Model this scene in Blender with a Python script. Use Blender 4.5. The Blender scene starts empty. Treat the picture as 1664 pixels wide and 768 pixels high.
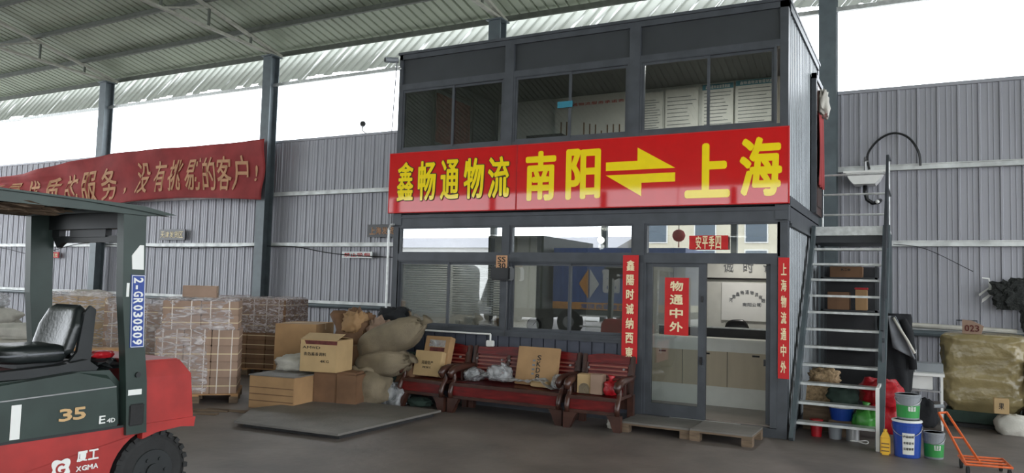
import bpy, bmesh, math, random
from math import sin, cos, pi, radians
from mathutils import Vector, Matrix, noise

SC = bpy.context.scene
COL = SC.collection

# ---------------------------------------------------------------- camera
cam_d = bpy.data.cameras.new('camera')
cam = bpy.data.objects.new('camera', cam_d)
COL.objects.link(cam)
YAW, PITCH, ROLL, FPX = radians(28.194), radians(3.744), radians(1.593), 1253.7
fwd = Vector((-sin(YAW)*cos(PITCH), cos(YAW)*cos(PITCH), sin(PITCH)))
r0 = Vector((cos(YAW), sin(YAW), 0)); u0 = r0.cross(fwd)
rt = r0*cos(ROLL) + u0*sin(ROLL); up = -r0*sin(ROLL) + u0*cos(ROLL)
M = Matrix(((rt.x, up.x, -fwd.x, 1.4843), (rt.y, up.y, -fwd.y, -9.9515), (rt.z, up.z, -fwd.z, 1.7477), (0, 0, 0, 1)))
cam.matrix_world = M
cam_d.sensor_width = 36
cam_d.lens = 36*FPX/1664
cam_d.clip_end = 400
SC.camera = cam

# ---------------------------------------------------------------- world, lights, exposure
SC.view_settings.view_transform = 'Standard'
SC.view_settings.look = 'None'
SC.view_settings.gamma = 1
SC.view_settings.use_curve_mapping = False
SC.view_settings.exposure = 0.0
SKY = 5.0
w = bpy.data.worlds.new('overcast_sky'); SC.world = w; w.use_nodes = True
bg = w.node_tree.nodes['Background']
bg.inputs[0].default_value = (0.90, 0.95, 1.0, 1); bg.inputs[1].default_value = SKY
SC.cycles.use_denoising = True
SC.cycles.max_bounces = 10
SC.cycles.diffuse_bounces = 6
SC.cycles.transparent_max_bounces = 24
SC.cycles.sample_clamp_indirect = 8

def portal(name, loc, direction, sx, sy):
    l = bpy.data.lights.new(name, 'AREA'); l.shape = 'RECTANGLE'; l.size = sx; l.size_y = sy
    l.cycles.is_portal = True
    o = bpy.data.objects.new(name, l); COL.objects.link(o); o.location = loc
    d = Vector(direction)
    o.rotation_euler = d.to_track_quat('-Z', 'Z').to_euler()
    return o
portal('portal_yard', (-10, -30.3, 3.6), (0, 1, 0), 56, 7.4)
portal('portal_back', (-10, 6.3, 6.7), (0, -1, 0), 56, 2.6)
portal('portal_right', (18.2, -12, 6), (-1, 0, 0), 37, 12)
portal('portal_left', (-38.2, -12, 6), (1, 0, 0), 37, 12)

# ---------------------------------------------------------------- materials
def s2l(c):
    return tuple(((v/255)/12.92 if v/255 <= 0.04045 else ((v/255+0.055)/1.055)**2.4) for v in c)
MATS = {}
def pm(name, rgb, rough=0.6, metal=0.0, var=0.12, scale=6.0, bump=0.0, bscale=40.0, rgb2=None, spec=None, detail=4, stretch=None, emit=0):
    m = bpy.data.materials.new(name); m.use_nodes = True
    nt = m.node_tree; b = nt.nodes['Principled BSDF']
    c = s2l(rgb)
    tc = nt.nodes.new('ShaderNodeTexCoord'); src = tc.outputs['Object']
    if stretch:
        mp = nt.nodes.new('ShaderNodeMapping'); mp.inputs['Scale'].default_value = stretch
        nt.links.new(src, mp.inputs['Vector']); src = mp.outputs[0]
    n = nt.nodes.new('ShaderNodeTexNoise'); n.inputs['Scale'].default_value = scale; n.inputs['Detail'].default_value = detail
    nt.links.new(src, n.inputs['Vector'])
    r = nt.nodes.new('ShaderNodeValToRGB')
    c2 = s2l(rgb2) if rgb2 else tuple(min(1, v*(1+var)) for v in c)
    c1 = tuple(v*(1-var) for v in c) if not rgb2 else c
    r.color_ramp.elements[0].position = .35; r.color_ramp.elements[1].position = .65
    r.color_ramp.elements[0].color = (*c1, 1); r.color_ramp.elements[1].color = (*c2, 1)
    nt.links.new(n.outputs['Fac'], r.inputs[0]); nt.links.new(r.outputs[0], b.inputs['Base Color'])
    b.inputs['Roughness'].default_value = rough; b.inputs['Metallic'].default_value = metal
    if spec is not None: b.inputs['Specular IOR Level'].default_value = spec
    if bump:
        n2 = nt.nodes.new('ShaderNodeTexNoise'); n2.inputs['Scale'].default_value = bscale; n2.inputs['Detail'].default_value = 3
        nt.links.new(src, n2.inputs['Vector'])
        bp = nt.nodes.new('ShaderNodeBump'); bp.inputs['Strength'].default_value = bump; bp.inputs['Distance'].default_value = .02
        nt.links.new(n2.outputs['Fac'], bp.inputs['Height']); nt.links.new(bp.outputs[0], b.inputs['Normal'])
    if emit:
        b.inputs['Emission Color'].default_value = (*c, 1); b.inputs['Emission Strength'].default_value = emit
    MATS[name] = m
    return m
def glass(name, tint, refl, rough=0.0):
    m = bpy.data.materials.new(name); m.use_nodes = True; nt = m.node_tree; nt.nodes.clear()
    o = nt.nodes.new('ShaderNodeOutputMaterial'); mx = nt.nodes.new('ShaderNodeMixShader')
    t = nt.nodes.new('ShaderNodeBsdfTransparent'); g = nt.nodes.new('ShaderNodeBsdfGlossy')
    t.inputs[0].default_value = (*tint, 1); g.inputs['Roughness'].default_value = rough
    f = nt.nodes.new('ShaderNodeFresnel'); f.inputs['IOR'].default_value = 1.5
    a = nt.nodes.new('ShaderNodeMath'); a.operation = 'ADD'; a.use_clamp = True; a.inputs[1].default_value = refl
    nt.links.new(f.outputs[0], a.inputs[0]); nt.links.new(a.outputs[0], mx.inputs[0])
    nt.links.new(t.outputs[0], mx.inputs[1]); nt.links.new(g.outputs[0], mx.inputs[2]); nt.links.new(mx.outputs[0], o.inputs[0])
    MATS[name] = m; return m
def film(name, white=.35, col=(.8, .78, .78), scale=(6, 6, 30), rough=.25, lo=.42, hi=.7):
    """clear packing film: transparent, with glossy whitish wrinkles"""
    m = bpy.data.materials.new(name); m.use_nodes = True; nt = m.node_tree
    b = nt.nodes['Principled BSDF']; o = nt.nodes['Material Output']
    b.inputs['Base Color'].default_value = (*col, 1); b.inputs['Roughness'].default_value = rough
    b.inputs['Specular IOR Level'].default_value = .9
    t = nt.nodes.new('ShaderNodeBsdfTransparent'); t.inputs[0].default_value = (.93, .92, .92, 1)
    mx = nt.nodes.new('ShaderNodeMixShader'); tc = nt.nodes.new('ShaderNodeTexCoord'); mp = nt.nodes.new('ShaderNodeMapping')
    mp.inputs['Scale'].default_value = scale
    n = nt.nodes.new('ShaderNodeTexNoise'); n.inputs['Scale'].default_value = 1; n.inputs['Detail'].default_value = 5; n.inputs['Distortion'].default_value = 1.5
    r = nt.nodes.new('ShaderNodeValToRGB'); e = r.color_ramp.elements
    e[0].position = lo; e[0].color = (white*.35,)*3+(1,); e[1].position = hi; e[1].color = (min(1, white*2.1),)*3+(1,)
    bp = nt.nodes.new('ShaderNodeBump'); bp.inputs['Strength'].default_value = .9; bp.inputs['Distance'].default_value = .03
    nt.links.new(tc.outputs['Object'], mp.inputs[0]); nt.links.new(mp.outputs[0], n.inputs['Vector'])
    nt.links.new(n.outputs['Fac'], r.inputs[0]); nt.links.new(r.outputs[0], mx.inputs[0])
    nt.links.new(n.outputs['Fac'], bp.inputs['Height']); nt.links.new(bp.outputs[0], b.inputs['Normal'])
    nt.links.new(t.outputs[0], mx.inputs[1]); nt.links.new(b.outputs[0], mx.inputs[2]); nt.links.new(mx.outputs[0], o.inputs[0])
    MATS[name] = m; return m

pm('concrete', (96, 88, 84), .55, var=.3, scale=1.2, bump=.25, bscale=9, rgb2=(122, 112, 106), detail=8)
pm('yard_concrete', (170, 168, 165), .8)
pm('sheet_wall', (158, 158, 164), .5, .25, var=.05, scale=1.0, stretch=(1, 1, .3))
pm('roof_sheet', (150, 158, 140), .55, .15, var=.12, scale=.6)
pm('roof_steel', (84, 88, 80), .6, .2, var=.15)
pm('truss_steel', (150, 150, 138), .6, .1, var=.15)
pm('column_paint', (92, 101, 105), .45, .2, var=.15, scale=3)
pm('galvanised', (196, 198, 196), .4, .5, var=.15, scale=14)
pm('girt_metal', (205, 207, 205), .5, .3, var=.2, scale=4)
pm('anthracite', (72, 75, 80), .45, .25, var=.14, scale=4)
pm('anthracite_panel', (52, 55, 58), .45, .1, var=.1, scale=2)
pm('slat_panel', (72, 75, 86), .5, .2, var=.12)
pm('side_cladding', (112, 116, 118), .35, .5, var=.1, scale=3)
pm('sign_red', (206, 20, 24), .035, var=.03, spec=.55)
pm('paper_red', (196, 26, 28), .6, var=.06)
pm('cloth_red', (150, 54, 54), .85, var=.15, scale=2)
pm('yellow', (250, 222, 20), .05, var=.02, spec=.55)
pm('ink_black', (22, 18, 16), .5, var=.05)
pm('cream_ink', (240, 222, 180), .6, var=.03)
pm('faded_yellow', (198, 150, 112), .8, var=.1)
pm('white_paint', (225, 225, 222), .5, var=.04)
pm('interior_white', (205, 205, 198), .7, var=.04)
pm('interior_grey', (150, 150, 146), .8, var=.05)
pm('counter_wood', (190, 176, 152), .5, var=.06, stretch=(1, 1, .2))
pm('counter_white', (222, 222, 214), .5, var=.03)
pm('poster', (215, 214, 205), .6, var=.04)
pm('poster_blue', (40, 120, 140), .6)
pm('dark_interior', (46, 46, 48), .7)
pm('floor_tile', (140, 128, 120), .3, var=.08)
pm('rosewood', (98, 22, 22), .28, var=.35, scale=5, stretch=(1, 6, 6))
pm('slat_highlight', (132, 74, 62), .3, var=.2, scale=6)  # rosewood slats made lighter, their highlights put into the colour
pm('rosewood_dark', (64, 38, 30), .35, var=.3, scale=6)
pm('carton', (160, 126, 88), .8, var=.1, scale=4)
pm('carton_pink', (152, 126, 108), .75, var=.1, scale=4)
pm('carton_dark', (112, 82, 58), .8, var=.15, scale=4)
pm('carton_light', (178, 150, 108), .8, var=.06, scale=4)
pm('tape', (206, 186, 150), .3, var=.05)
pm('strap', (215, 205, 195), .4)
pm('pallet_wood', (168, 128, 88), .85, var=.25, scale=5, stretch=(1, 8, 8))
pm('old_wood', (108, 90, 72), .85, var=.25, scale=5, stretch=(1, 8, 8))
pm('sackcloth', (118, 106, 86), .85, var=.15, scale=5, bump=.5, bscale=90)
pm('sack_pale', (190, 186, 176), .8, var=.12, scale=5, bump=.3, bscale=60)
pm('green_cloth', (42, 58, 50), .85, var=.2)
pm('rubber_mat', (108, 104, 99), .6, var=.16, scale=2.5, bump=.3, bscale=25)
pm('rubber', (34, 34, 34), .75, var=.2, scale=10, bump=.2)
pm('lift_red', (158, 42, 38), .45, var=.18, scale=4)
pm('lift_green', (45, 58, 53), .42, .1, var=.16, scale=4)
pm('lift_black', (30, 33, 34), .5, var=.2)
pm('seat_vinyl', (34, 38, 38), .28, var=.1, bump=.1)
pm('carpet_maroon', (92, 44, 40), .9, var=.35, scale=12)
pm('plate_blue', (30, 62, 140), .35, var=.03)
pm('decal_white', (228, 228, 224), .45, var=.02)
pm('decal_gold', (196, 160, 112), .45, var=.08)
pm('steel', (150, 150, 150), .35, .7, var=.1)
pm('white_plastic', (225, 224, 220), .35, var=.04)
pm('black_plastic', (20, 20, 22), .3, var=.1)
pm('blue_pail', (28, 66, 150), .35, var=.06)
pm('grey_pail', (130, 134, 138), .4, var=.06)
pm('green_label', (46, 138, 64), .45, var=.1)
pm('orange_paint', (214, 96, 40), .4, var=.12)
pm('yellow_jug', (226, 176, 50), .35, var=.06)
pm('red_bag', (170, 24, 34), .4, var=.1, bump=.5, bscale=14)
pm('green_bag', (64, 136, 54), .4, var=.15, bump=.5, bscale=14)
pm('wicker', (168, 142, 108), .8, var=.3, scale=30, bump=.8, bscale=60)
pm('tarp_olive', (138, 124, 88), .24, var=.14, scale=3, bump=1, bscale=7)
pm('black_cloth', (26, 27, 30), .9, var=.2, bump=.4, bscale=18)
pm('grey_cloth', (116, 118, 122), .85, var=.15)
pm('foliage_net', (40, 42, 40), .9, var=.4, scale=30, bump=.9, bscale=50)
pm('beige_render', (206, 200, 180), .8, var=.05)
pm('window_dark', (92, 104, 116), .2)
pm('truck_blue', (98, 120, 176), .45, var=.12, scale=2, stretch=(4, 4, .4))
pm('truck_grey', (92, 98, 98), .5, var=.08)
pm('truck_orange', (232, 168, 96), .5)
pm('car_paint', (175, 178, 184), .3, .4)
pm('blind', (225, 225, 222), .5, var=.03)
pm('lamp_glow', (255, 252, 240), .5, emit=30)
glass('window_glass', (.80, .83, .83), .24)
glass('transom_glass', (.74, .77, .78), .34)
glass('upper_glass', (.76, .79, .79), .02)
glass('door_glass', (.92, .95, .95), .04)
film('wrap_film', .31, (.82, .76, .76), (5, 5, 16))
film('wrap_heavy', .5, (.50, .42, .40), (8, 8, 22))
film('bag_film', .42, (.52, .53, .54), (5, 5, 5), .28, .3, .75)

# translucent fibreglass skirt
def skirt_mat():
    m = bpy.data.materials.new('fibreglass'); m.use_nodes = True; nt = m.node_tree
    b = nt.nodes['Principled BSDF']; o = nt.nodes['Material Output']
    b.inputs['Base Color'].default_value = (.40, .42, .38, 1); b.inputs['Roughness'].default_value = .5
    t = nt.nodes.new('ShaderNodeBsdfTranslucent'); t.inputs[0].default_value = (.17, .18, .155, 1)
    tr = nt.nodes.new('ShaderNodeBsdfTransparent')
    a = nt.nodes.new('ShaderNodeMixShader'); a.inputs[0].default_value = .5
    nt.links.new(b.outputs[0], a.inputs[1]); nt.links.new(t.outputs[0], a.inputs[2])
    c = nt.nodes.new('ShaderNodeMixShader')
    tc = nt.nodes.new('ShaderNodeTexCoord'); mp = nt.nodes.new('ShaderNodeMapping'); mp.inputs['Scale'].default_value = (7, .6, .5)
    mp.inputs['Rotation'].default_value = (0, 0, 0)
    n = nt.nodes.new('ShaderNodeTexNoise'); n.inputs['Scale'].default_value = 1; n.inputs['Detail'].default_value = 3
    r = nt.nodes.new('ShaderNodeValToRGB'); e = r.color_ramp.elements
    e[0].position = .6; e[0].color = (0, 0, 0, 1); e[1].position = .72; e[1].color = (.4, .4, .4, 1)
    nt.links.new(tc.outputs['UV'], mp.inputs[0]); nt.links.new(mp.outputs[0], n.inputs['Vector'])
    nt.links.new(n.outputs['Fac'], r.inputs[0]); nt.links.new(r.outputs[0], c.inputs[0])
    nt.links.new(a.outputs[0], c.inputs[1]); nt.links.new(tr.outputs[0], c.inputs[2]); nt.links.new(c.outputs[0], o.inputs[0])
    MATS['fibreglass'] = m
skirt_mat()

# ---------------------------------------------------------------- mesh helpers
class MB:
    def __init__(s): s.bm = bmesh.new()
    def _v(s, pts): return [s.bm.verts.new(p) for p in pts]
    def box(s, x0, x1, y0, y1, z0, z1, rot=None, piv=None, bev=0):
        r = bmesh.ops.create_cube(s.bm, size=1)['verts']
        c = Vector(((x0+x1)/2, (y0+y1)/2, (z0+z1)/2))
        for v in r:
            v.co = Vector((v.co.x*(x1-x0), v.co.y*(y1-y0), v.co.z*(z1-z0)))
        if bev:
            es = list({e for v in r for e in v.link_edges})
            r = list({v for f in bmesh.ops.bevel(s.bm, geom=es, offset=bev, segments=2, affect='EDGES')['faces'] for v in f.verts} | {v for v in r if v.is_valid})
        for v in r:
            v.co += c
            if rot is not None:
                p = Vector(piv) if piv is not None else c
                v.co = rot @ (v.co-p) + p
        return r
    def bar(s, p0, p1, w, h=None, upv=(0, 0, 1)):
        """rectangular bar from p0 to p1"""
        h = h or w; p0 = Vector(p0); p1 = Vector(p1); d = (p1-p0).normalized()
        a = d.cross(Vector(upv))
        if a.length < 1e-4: a = d.cross(Vector((1, 0, 0)))
        a.normalize(); b = a.cross(d)
        q = [s._v([p + a*(w/2*i) + b*(h/2*j) for i, j in ((-1, -1), (1, -1), (1, 1), (-1, 1))]) for p in (p0, p1)]
        for i in range(4): s.bm.faces.new((q[0][i], q[0][(i+1) % 4], q[1][(i+1) % 4], q[1][i]))
        s.bm.faces.new(q[0][::-1]); s.bm.faces.new(q[1])
    def cyl(s, p0, p1, r, r2=None, seg=14):
        s.tube([p0, p1], [r, r if r2 is None else r2], seg)
    def tube(s, pts, r, seg=8, cap=True):
        pts = [Vector(p) for p in pts]; n = len(pts)
        rs = r if isinstance(r, (list, tuple)) else [r]*n
        rings = []; prev = None
        for i, p in enumerate(pts):
            d = (pts[min(i+1, n-1)]-pts[max(i-1, 0)]).normalized()
            a = prev - d*prev.dot(d) if prev is not None else d.cross(Vector((0, 0, 1)))
            if a.length < 1e-3: a = d.cross(Vector((0, 1, 0)))
            if a.length < 1e-3: a = d.cross(Vector((1, 0, 0)))
            a.normalize(); prev = a; b = d.cross(a)
            rings.append(s._v([p + (a*cos(2*pi*k/seg)+b*sin(2*pi*k/seg))*rs[i] for k in range(seg)]))
        for i in range(n-1):
            for k in range(seg):
                s.bm.faces.new((rings[i][k], rings[i][(k+1) % seg], rings[i+1][(k+1) % seg], rings[i+1][k]))
        if cap: s.bm.faces.new(rings[0][::-1]); s.bm.faces.new(rings[-1])
    def prism(s, poly, a0, a1, axis='y'):
        """polygon in the plane across the axis, extruded a0..a1.  axis y: poly=(x,z); x: (y,z); z: (x,y)"""
        f = {'y': lambda p, a: (p[0], a, p[1]), 'x': lambda p, a: (a, p[0], p[1]), 'z': lambda p, a: (p[0], p[1], a)}[axis]
        A = s._v([f(p, a0) for p in poly]); B = s._v([f(p, a1) for p in poly]); n = len(poly)
        for i in range(n): s.bm.faces.new((A[i], A[(i+1) % n], B[(i+1) % n], B[i]))
        s.bm.faces.new(A[::-1]); s.bm.faces.new(B)
    def lathe(s, prof, c=(0, 0, 0), seg=24):
        rings = [s._v([(c[0]+r*cos(2*pi*k/seg), c[1]+r*sin(2*pi*k/seg), c[2]+z) for k in range(seg)]) for r, z in prof]
        for i in range(len(prof)-1):
            for k in range(seg): s.bm.faces.new((rings[i][k], rings[i][(k+1) % seg], rings[i+1][(k+1) % seg], rings[i+1][k]))
        s.bm.faces.new(rings[0][::-1]); s.bm.faces.new(rings[-1])
    def grid(s, fn, nu, nv, uv=False):
        V = [[s.bm.verts.new(fn(i/nu, j/nv)) for j in range(nv+1)] for i in range(nu+1)]
        lay = s.bm.loops.layers.uv.verify() if uv else None
        for i in range(nu):
            for j in range(nv):
                f = s.bm.faces.new((V[i][j], V[i+1][j], V[i+1][j+1], V[i][j+1]))
                if uv:
                    for l, (a, b) in zip(f.loops, ((i, j), (i+1, j), (i+1, j+1), (i, j+1))): l[lay].uv = (a/nu*uv, b/nv)
        return V
    def blob(s, c, size, seed=0, amp=.12, fr=2.0, n=24, power=.7, flat=-.8, rot=0, crease=0):
        """soft lumpy body: superellipsoid with noise, flattened underneath"""
        c = Vector(c); R = Matrix.Rotation(rot, 3, 'Z')
        def sp(v): return math.copysign(abs(v)**power, v)
        def f(u, v):
            t = 2*pi*u; p = -pi/2 + pi*v
            d = Vector((sp(cos(p))*sp(cos(t)), sp(cos(p))*sp(sin(t)), sp(sin(p))))
            k = 1 + amp*noise.noise(d*fr+Vector((seed*7.1, seed*3.3, 1.7))) + crease*(noise.noise(d*fr*3.3+Vector((seed, 5, 2))))
            d = d*k; d.z = max(d.z, flat)
            return c + R @ Vector((d.x*size[0]/2, d.y*size[1]/2, d.z*size[2]/2))
        V = s.grid(f, n, n//2)
        return V
    def text(s, chars, x0, z0, wd, ht, y=0.0, vertical=False, gap=.12, bold=.0, fit=True, thick=.004, mirror=False, fn=None):
        """glyphs in the XZ plane facing -Y, filling the box; fn maps (x, y, z) for bent carriers"""
        n = len(chars)
        cw = wd if vertical else wd/n; ch = ht/n if vertical else ht
        for i, c in enumerate(chars):
            if c == ' ': continue
            me, bb = glyph(c, 0)
            gx0, gx1, gz0, gz1 = bb
            sx = cw*(1-gap)/(gx1-gx0); sz = ch*(1-gap if vertical else 1)/(gz1-gz0)
            if not fit or c in ',-!.，': 
                sx = sz = min(cw, ch)*(1-gap)/.92
                if c in '-': pass
            ox = x0 + (0 if vertical else i*cw) + cw/2
            oz = z0 + (ht - (i+.5)*ch if vertical else ht/2)
            cx, cz = (gx0+gx1)/2, (gz0+gz1)/2
            if not fit or c in ',!.，-': cz = .36
            rb = bold*min(cw, ch)
            sx *= 1-2*bold*min(cw, ch)/(cw*(1-gap)); sz *= 1-2*bold*min(cw, ch)/(ch*(1-gap if vertical else 1))
            offs = [(0, 0)] if bold < .005 else [(0, 0)]+[(rb*cos(2*pi*k/8), rb*sin(2*pi*k/8)) for k in range(8)]
            for kk, (dx, dz) in enumerate(offs):
                vs = []
                for v in me.vertices:
                    px = (v.co.x-cx)*sx+dx; pz = (v.co.y-cz)*sz+dz
                    if mirror: px = -px
                    q = (ox+px, y - ((thick if v.co.z > 0 else 0) + .00025*kk), oz+pz)
                    vs.append(s.bm.verts.new(fn(*q) if fn else q))
                for p in me.polygons:
                    s.bm.faces.new([vs[k] for k in p.vertices])
    def build(s, name, mat, parent=None, smooth=False, loc=None, rotz=0, recalc=True):
        if recalc: bmesh.ops.recalc_face_normals(s.bm, faces=s.bm.faces)
        me = bpy.data.meshes.new(name); s.bm.to_mesh(me); s.bm.free()
        me.materials.append(MATS[mat])
        if smooth:
            for p in me.polygons: p.use_smooth = True
        o = bpy.data.objects.new(name, me); COL.objects.link(o)
        if parent is not None: o.parent = parent
        if loc is not None: o.location = loc
        o.rotation_euler.z = rotz
        return o
GL = {}
def glyph(c, bold):
    k = (c, bold)
    if k not in GL:
        cu = bpy.data.curves.new('g', 'FONT'); cu.body = c; cu.size = 1; cu.offset = bold; cu.extrude = .01; cu.resolution_u = 2
        ob = bpy.data.objects.new('g', cu); COL.objects.link(ob)
        bpy.context.view_layer.update()
        me = bpy.data.meshes.new_from_object(ob.evaluated_get(bpy.context.evaluated_depsgraph_get()))
        bpy.data.objects.remove(ob)
        xs = [v.co.x for v in me.vertices]; ys = [v.co.y for v in me.vertices]
        GL[k] = (me, (min(xs), max(xs), min(ys), max(ys)))
    return GL[k]

def tag(o, label=None, cat=None, group=None, kind=None):
    if label: o['label'] = label
    if cat: o['category'] = cat
    if group: o['group'] = group
    if kind: o['kind'] = kind
    return o
def thing(name, label, cat, loc=(0, 0, 0), rotz=0, group=None):
    o = bpy.data.objects.new(name, None); COL.objects.link(o); o.empty_display_size = .1
    o.location = loc; o.rotation_euler.z = rotz
    return tag(o, label, cat, group)
def struct(name, mb, mat, parent=None, **k):
    o = mb.build(name, mat, parent, **k)
    if parent is None: o['kind'] = 'structure'
    return o
def dup(root, loc, rotz, label=None, group=None):
    r = root.copy(); COL.objects.link(r); r.location = loc; r.rotation_euler.z = rotz
    if label: r['label'] = label
    if group: r['group'] = group
    for ch in list(root.children):
        c = ch.copy(); COL.objects.link(c); c.parent = r
        for g in list(ch.children):
            d = g.copy(); COL.objects.link(d); d.parent = c
    return r
def solid(o, t):
    m = o.modifiers.new('thickness', 'SOLIDIFY'); m.thickness = t; m.offset = 0
    return o

def corrugated(mb, x0, x1, ribs, P, base=0.0):
    """ribs: list of (offset, height) over one period; P(x, h, j) with j 0/1 the two ends"""
    xs = []
    per = ribs[-1][0]; x = x0
    while x < x1:
        for o, h in ribs[:-1]:
            if x+o <= x1: xs.append((x+o, h))
        x += per
    A = [mb.bm.verts.new(P(x, h, 0)) for x, h in xs]; B = [mb.bm.verts.new(P(x, h, 1)) for x, h in xs]
    for i in range(len(xs)-1): mb.bm.faces.new((A[i], A[i+1], B[i+1], B[i]))

# ================================================================ THE SETTING
EAVE, RS, YE = 7.98, .225, 5.6
def roofz(y): return EAVE + RS*(YE-y) if y > -12 else EAVE + RS*(YE+12) - .262*(-12-y)

mb = MB(); mb.box(-38, 18, -30, 5.5, -.1, 0); struct('floor', mb, 'concrete')
mb = MB(); mb.box(-120, 100, -120, -30, -.12, -.01); mb.box(-120, 100, 5.5, 60, -.12, -.01); struct('yard_ground', mb, 'yard_concrete')
# corrugated back wall
WP = [(0, 0), (.012, .026), (.04, .026), (.052, 0), (.145, 0), (.15, .008), (.165, .008), (.17, 0), (.225, 0), (.23, .008), (.245, .008), (.25, 0), (.31, 0)]
mb = MB(); corrugated(mb, -38, 18, WP, lambda x, h, j: (x, 5.3-h, 0 if j == 0 else 5.48)); struct('wall_back', mb, 'sheet_wall', recalc=False)
mb = MB(); mb.box(-38, 18, 5.26, 5.34, 5.46, 5.52); struct('trim_1', mb, 'sheet_wall')
for k, z in enumerate((1.22, 2.70, 4.05)):
    mb = MB(); mb.box(-38, 18, 5.19, 5.265, z-.05, z+.05); mb.box(-38, 18, 5.165, 5.19, z-.05, z-.035); mb.box(-38, 18, 5.165, 5.19, z+.035, z+.05)
    struct('trim_%d' % (k+2), mb, 'girt_metal')
mb = MB(); mb.cyl((-38, 5.08, 1.13), (18, 5.08, 1.17), .055, seg=10); struct('trim_5', mb, 'column_paint')
mb = MB(); mb.box(-38, 18, 5.06, 5.14, 6.97, 7.05); struct('trim_6', mb, 'galvanised')
# roof
RP = [(0, 0), (.02, .045), (.05, .045), (.07, 0), (.25, 0)]
mb = MB(); corrugated(mb, -38, 18, RP, lambda x, h, j: (x, YE if j == 0 else -12, roofz(YE if j == 0 else -11.999)+h))
corrugated(mb, -38, 18, RP, lambda x, h, j: (x, -12 if j == 0 else -30, (EAVE+RS*(YE+12) if j == 0 else 7.22)+h))
struct('ceiling', mb, 'roof_sheet', recalc=False)
# fibreglass skirt at the eave, sheets of uneven length
mb = MB(); rnd = random.Random(3)
x = -38
lay = mb.bm.loops.layers.uv.verify()
while x < 18:
    wd = .3; L = .78 + .1*rnd.random() + .10*noise.noise(Vector((x*.35, 0, 0)))
    for (o, h, o2, h2) in ((0, 0, .03, .05), (.03, .05, .07, .05), (.07, .05, .1, 0), (.1, 0, .3, 0)):
        q = [(x+o, 5.95-h, 8.1), (x+o2, 5.95-h2, 8.1), (x+o2-L*.7, 5.62-h2, 8.1-L), (x+o-L*.7, 5.62-h, 8.1-L)]
        f = mb.bm.faces.new([mb.bm.verts.new(p) for p in q])
        for l, uv in zip(f.loops, ((x+o, 1), (x+o2, 1), (x+o2, 0), (x+o, 0))): l[lay].uv = uv
    x += wd
struct('trim_7', mb, 'fibreglass', recalc=False)

# columns
COLX = [-21, -14, -7, 0]
clabel = ['grey steel roof column furthest left, behind the forklift mast posts',
          'tall grey steel column right of the hanging red banner',
          'grey steel column rising behind the black office roof',
          'grey steel column beside the right side of the two-storey office']
for k, X in enumerate(COLX):
    t = thing('steel_column', clabel[k], 'column', (X-.05, 5.0, 0), group='steel columns along the back wall')
    mb = MB(); mb.box(-.02, .02, -.13, .13, 0, 7.75); mb.box(-.15, .15, -.15, -.125, 0, 7.75); mb.box(-.15, .15, .125, .15, 0, 7.75)
    mb.build('shaft', 'column_paint', t)
    mb = MB(); mb.box(-.2, .2, -.2, .2, 7.75, 7.78); mb.box(-.2, .2, -.2, .2, 0, .02); mb.build('end_plate', 'column_paint', t)
# columns on the yard side
for X in (-35, -28, -21, -14, -7, 0, 7, 14):
    t = thing('yard_column', 'grey steel column on the open yard side, seen mirrored in the windows', 'column', (X, -29.6, 0), group='steel columns along the open yard side')
    mb = MB(); mb.box(-.15, .15, -.15, .15, 0, 7.1); mb.build('shaft', 'column_paint', t)
# trusses
tl = {-21: 'pale steel roof truss running up from the leftmost column', -14: 'pale steel roof truss above the column by the red banner', -7: 'pale steel roof truss ending behind the office roof', 0: 'pale steel roof truss above the column beside the office'}
for X in COLX:
    t = thing('roof_truss', tl[X], 'roof truss', (X, 5.0, 7.78), group='roof trusses')
    ys = [5.2-1.35*i - (0 if i else 0) for i in range(0, 14)]
    tz = lambda y: EAVE + RS*(YE-y) - .2
    mb = MB(); mb.bar((0, .3, tz(5.3)-7.78), (0, -17, tz(-12)-7.78), .09, .07); mb.build('top_chord', 'truss_steel', t)
    mb = MB(); mb.bar((0, .2, .04), (0, -17, .62), .09, .06); mb.build('bottom_chord', 'truss_steel', t)
    yy = [4.2-1.35*i for i in range(12)]
    for i, y in enumerate(yy):
        zb = .04 + .58*(5.2-y)/17.2
        mb = MB(); mb.bar((0, y-5, zb), (0, y-5, tz(y)-7.78), .05, .05); mb.build('web_strut', 'roof_steel', t)
        if i % 2 == 0 and i:
            mb = MB(); mb.bar((0, y-5, zb), (0, y-5+1.35, tz(y+1.35)-7.78), .04, .04); mb.build('web_brace', 'truss_steel', t)
# purlins
pl = ['dark steel purlin nearest the back wall, under the roof sheets', 'dark steel purlin second from the back wall', 'dark steel purlin third from the back wall', 'dark steel purlin in the top left corner of the photo']
for i in range(4):
    y = 4.15-1.43*i
    z = roofz(y)
    t = thing('roof_purlin', pl[i], 'purlin', (-10, y, z-.16), group='purlins under the roof sheets')
    mb = MB(); mb.box(-28, 28, -.004, .004, 0, .15); mb.box(-28, 28, -.07, 0, 0, .008); mb.box(-28, 28, 0, .07, .142, .15); mb.build('beam', 'roof_steel', t)
mb = MB(); mb.box(-38, 18, 5.3, 5.36, 7.86, 7.98); struct('trim_8', mb, 'roof_steel')

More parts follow.
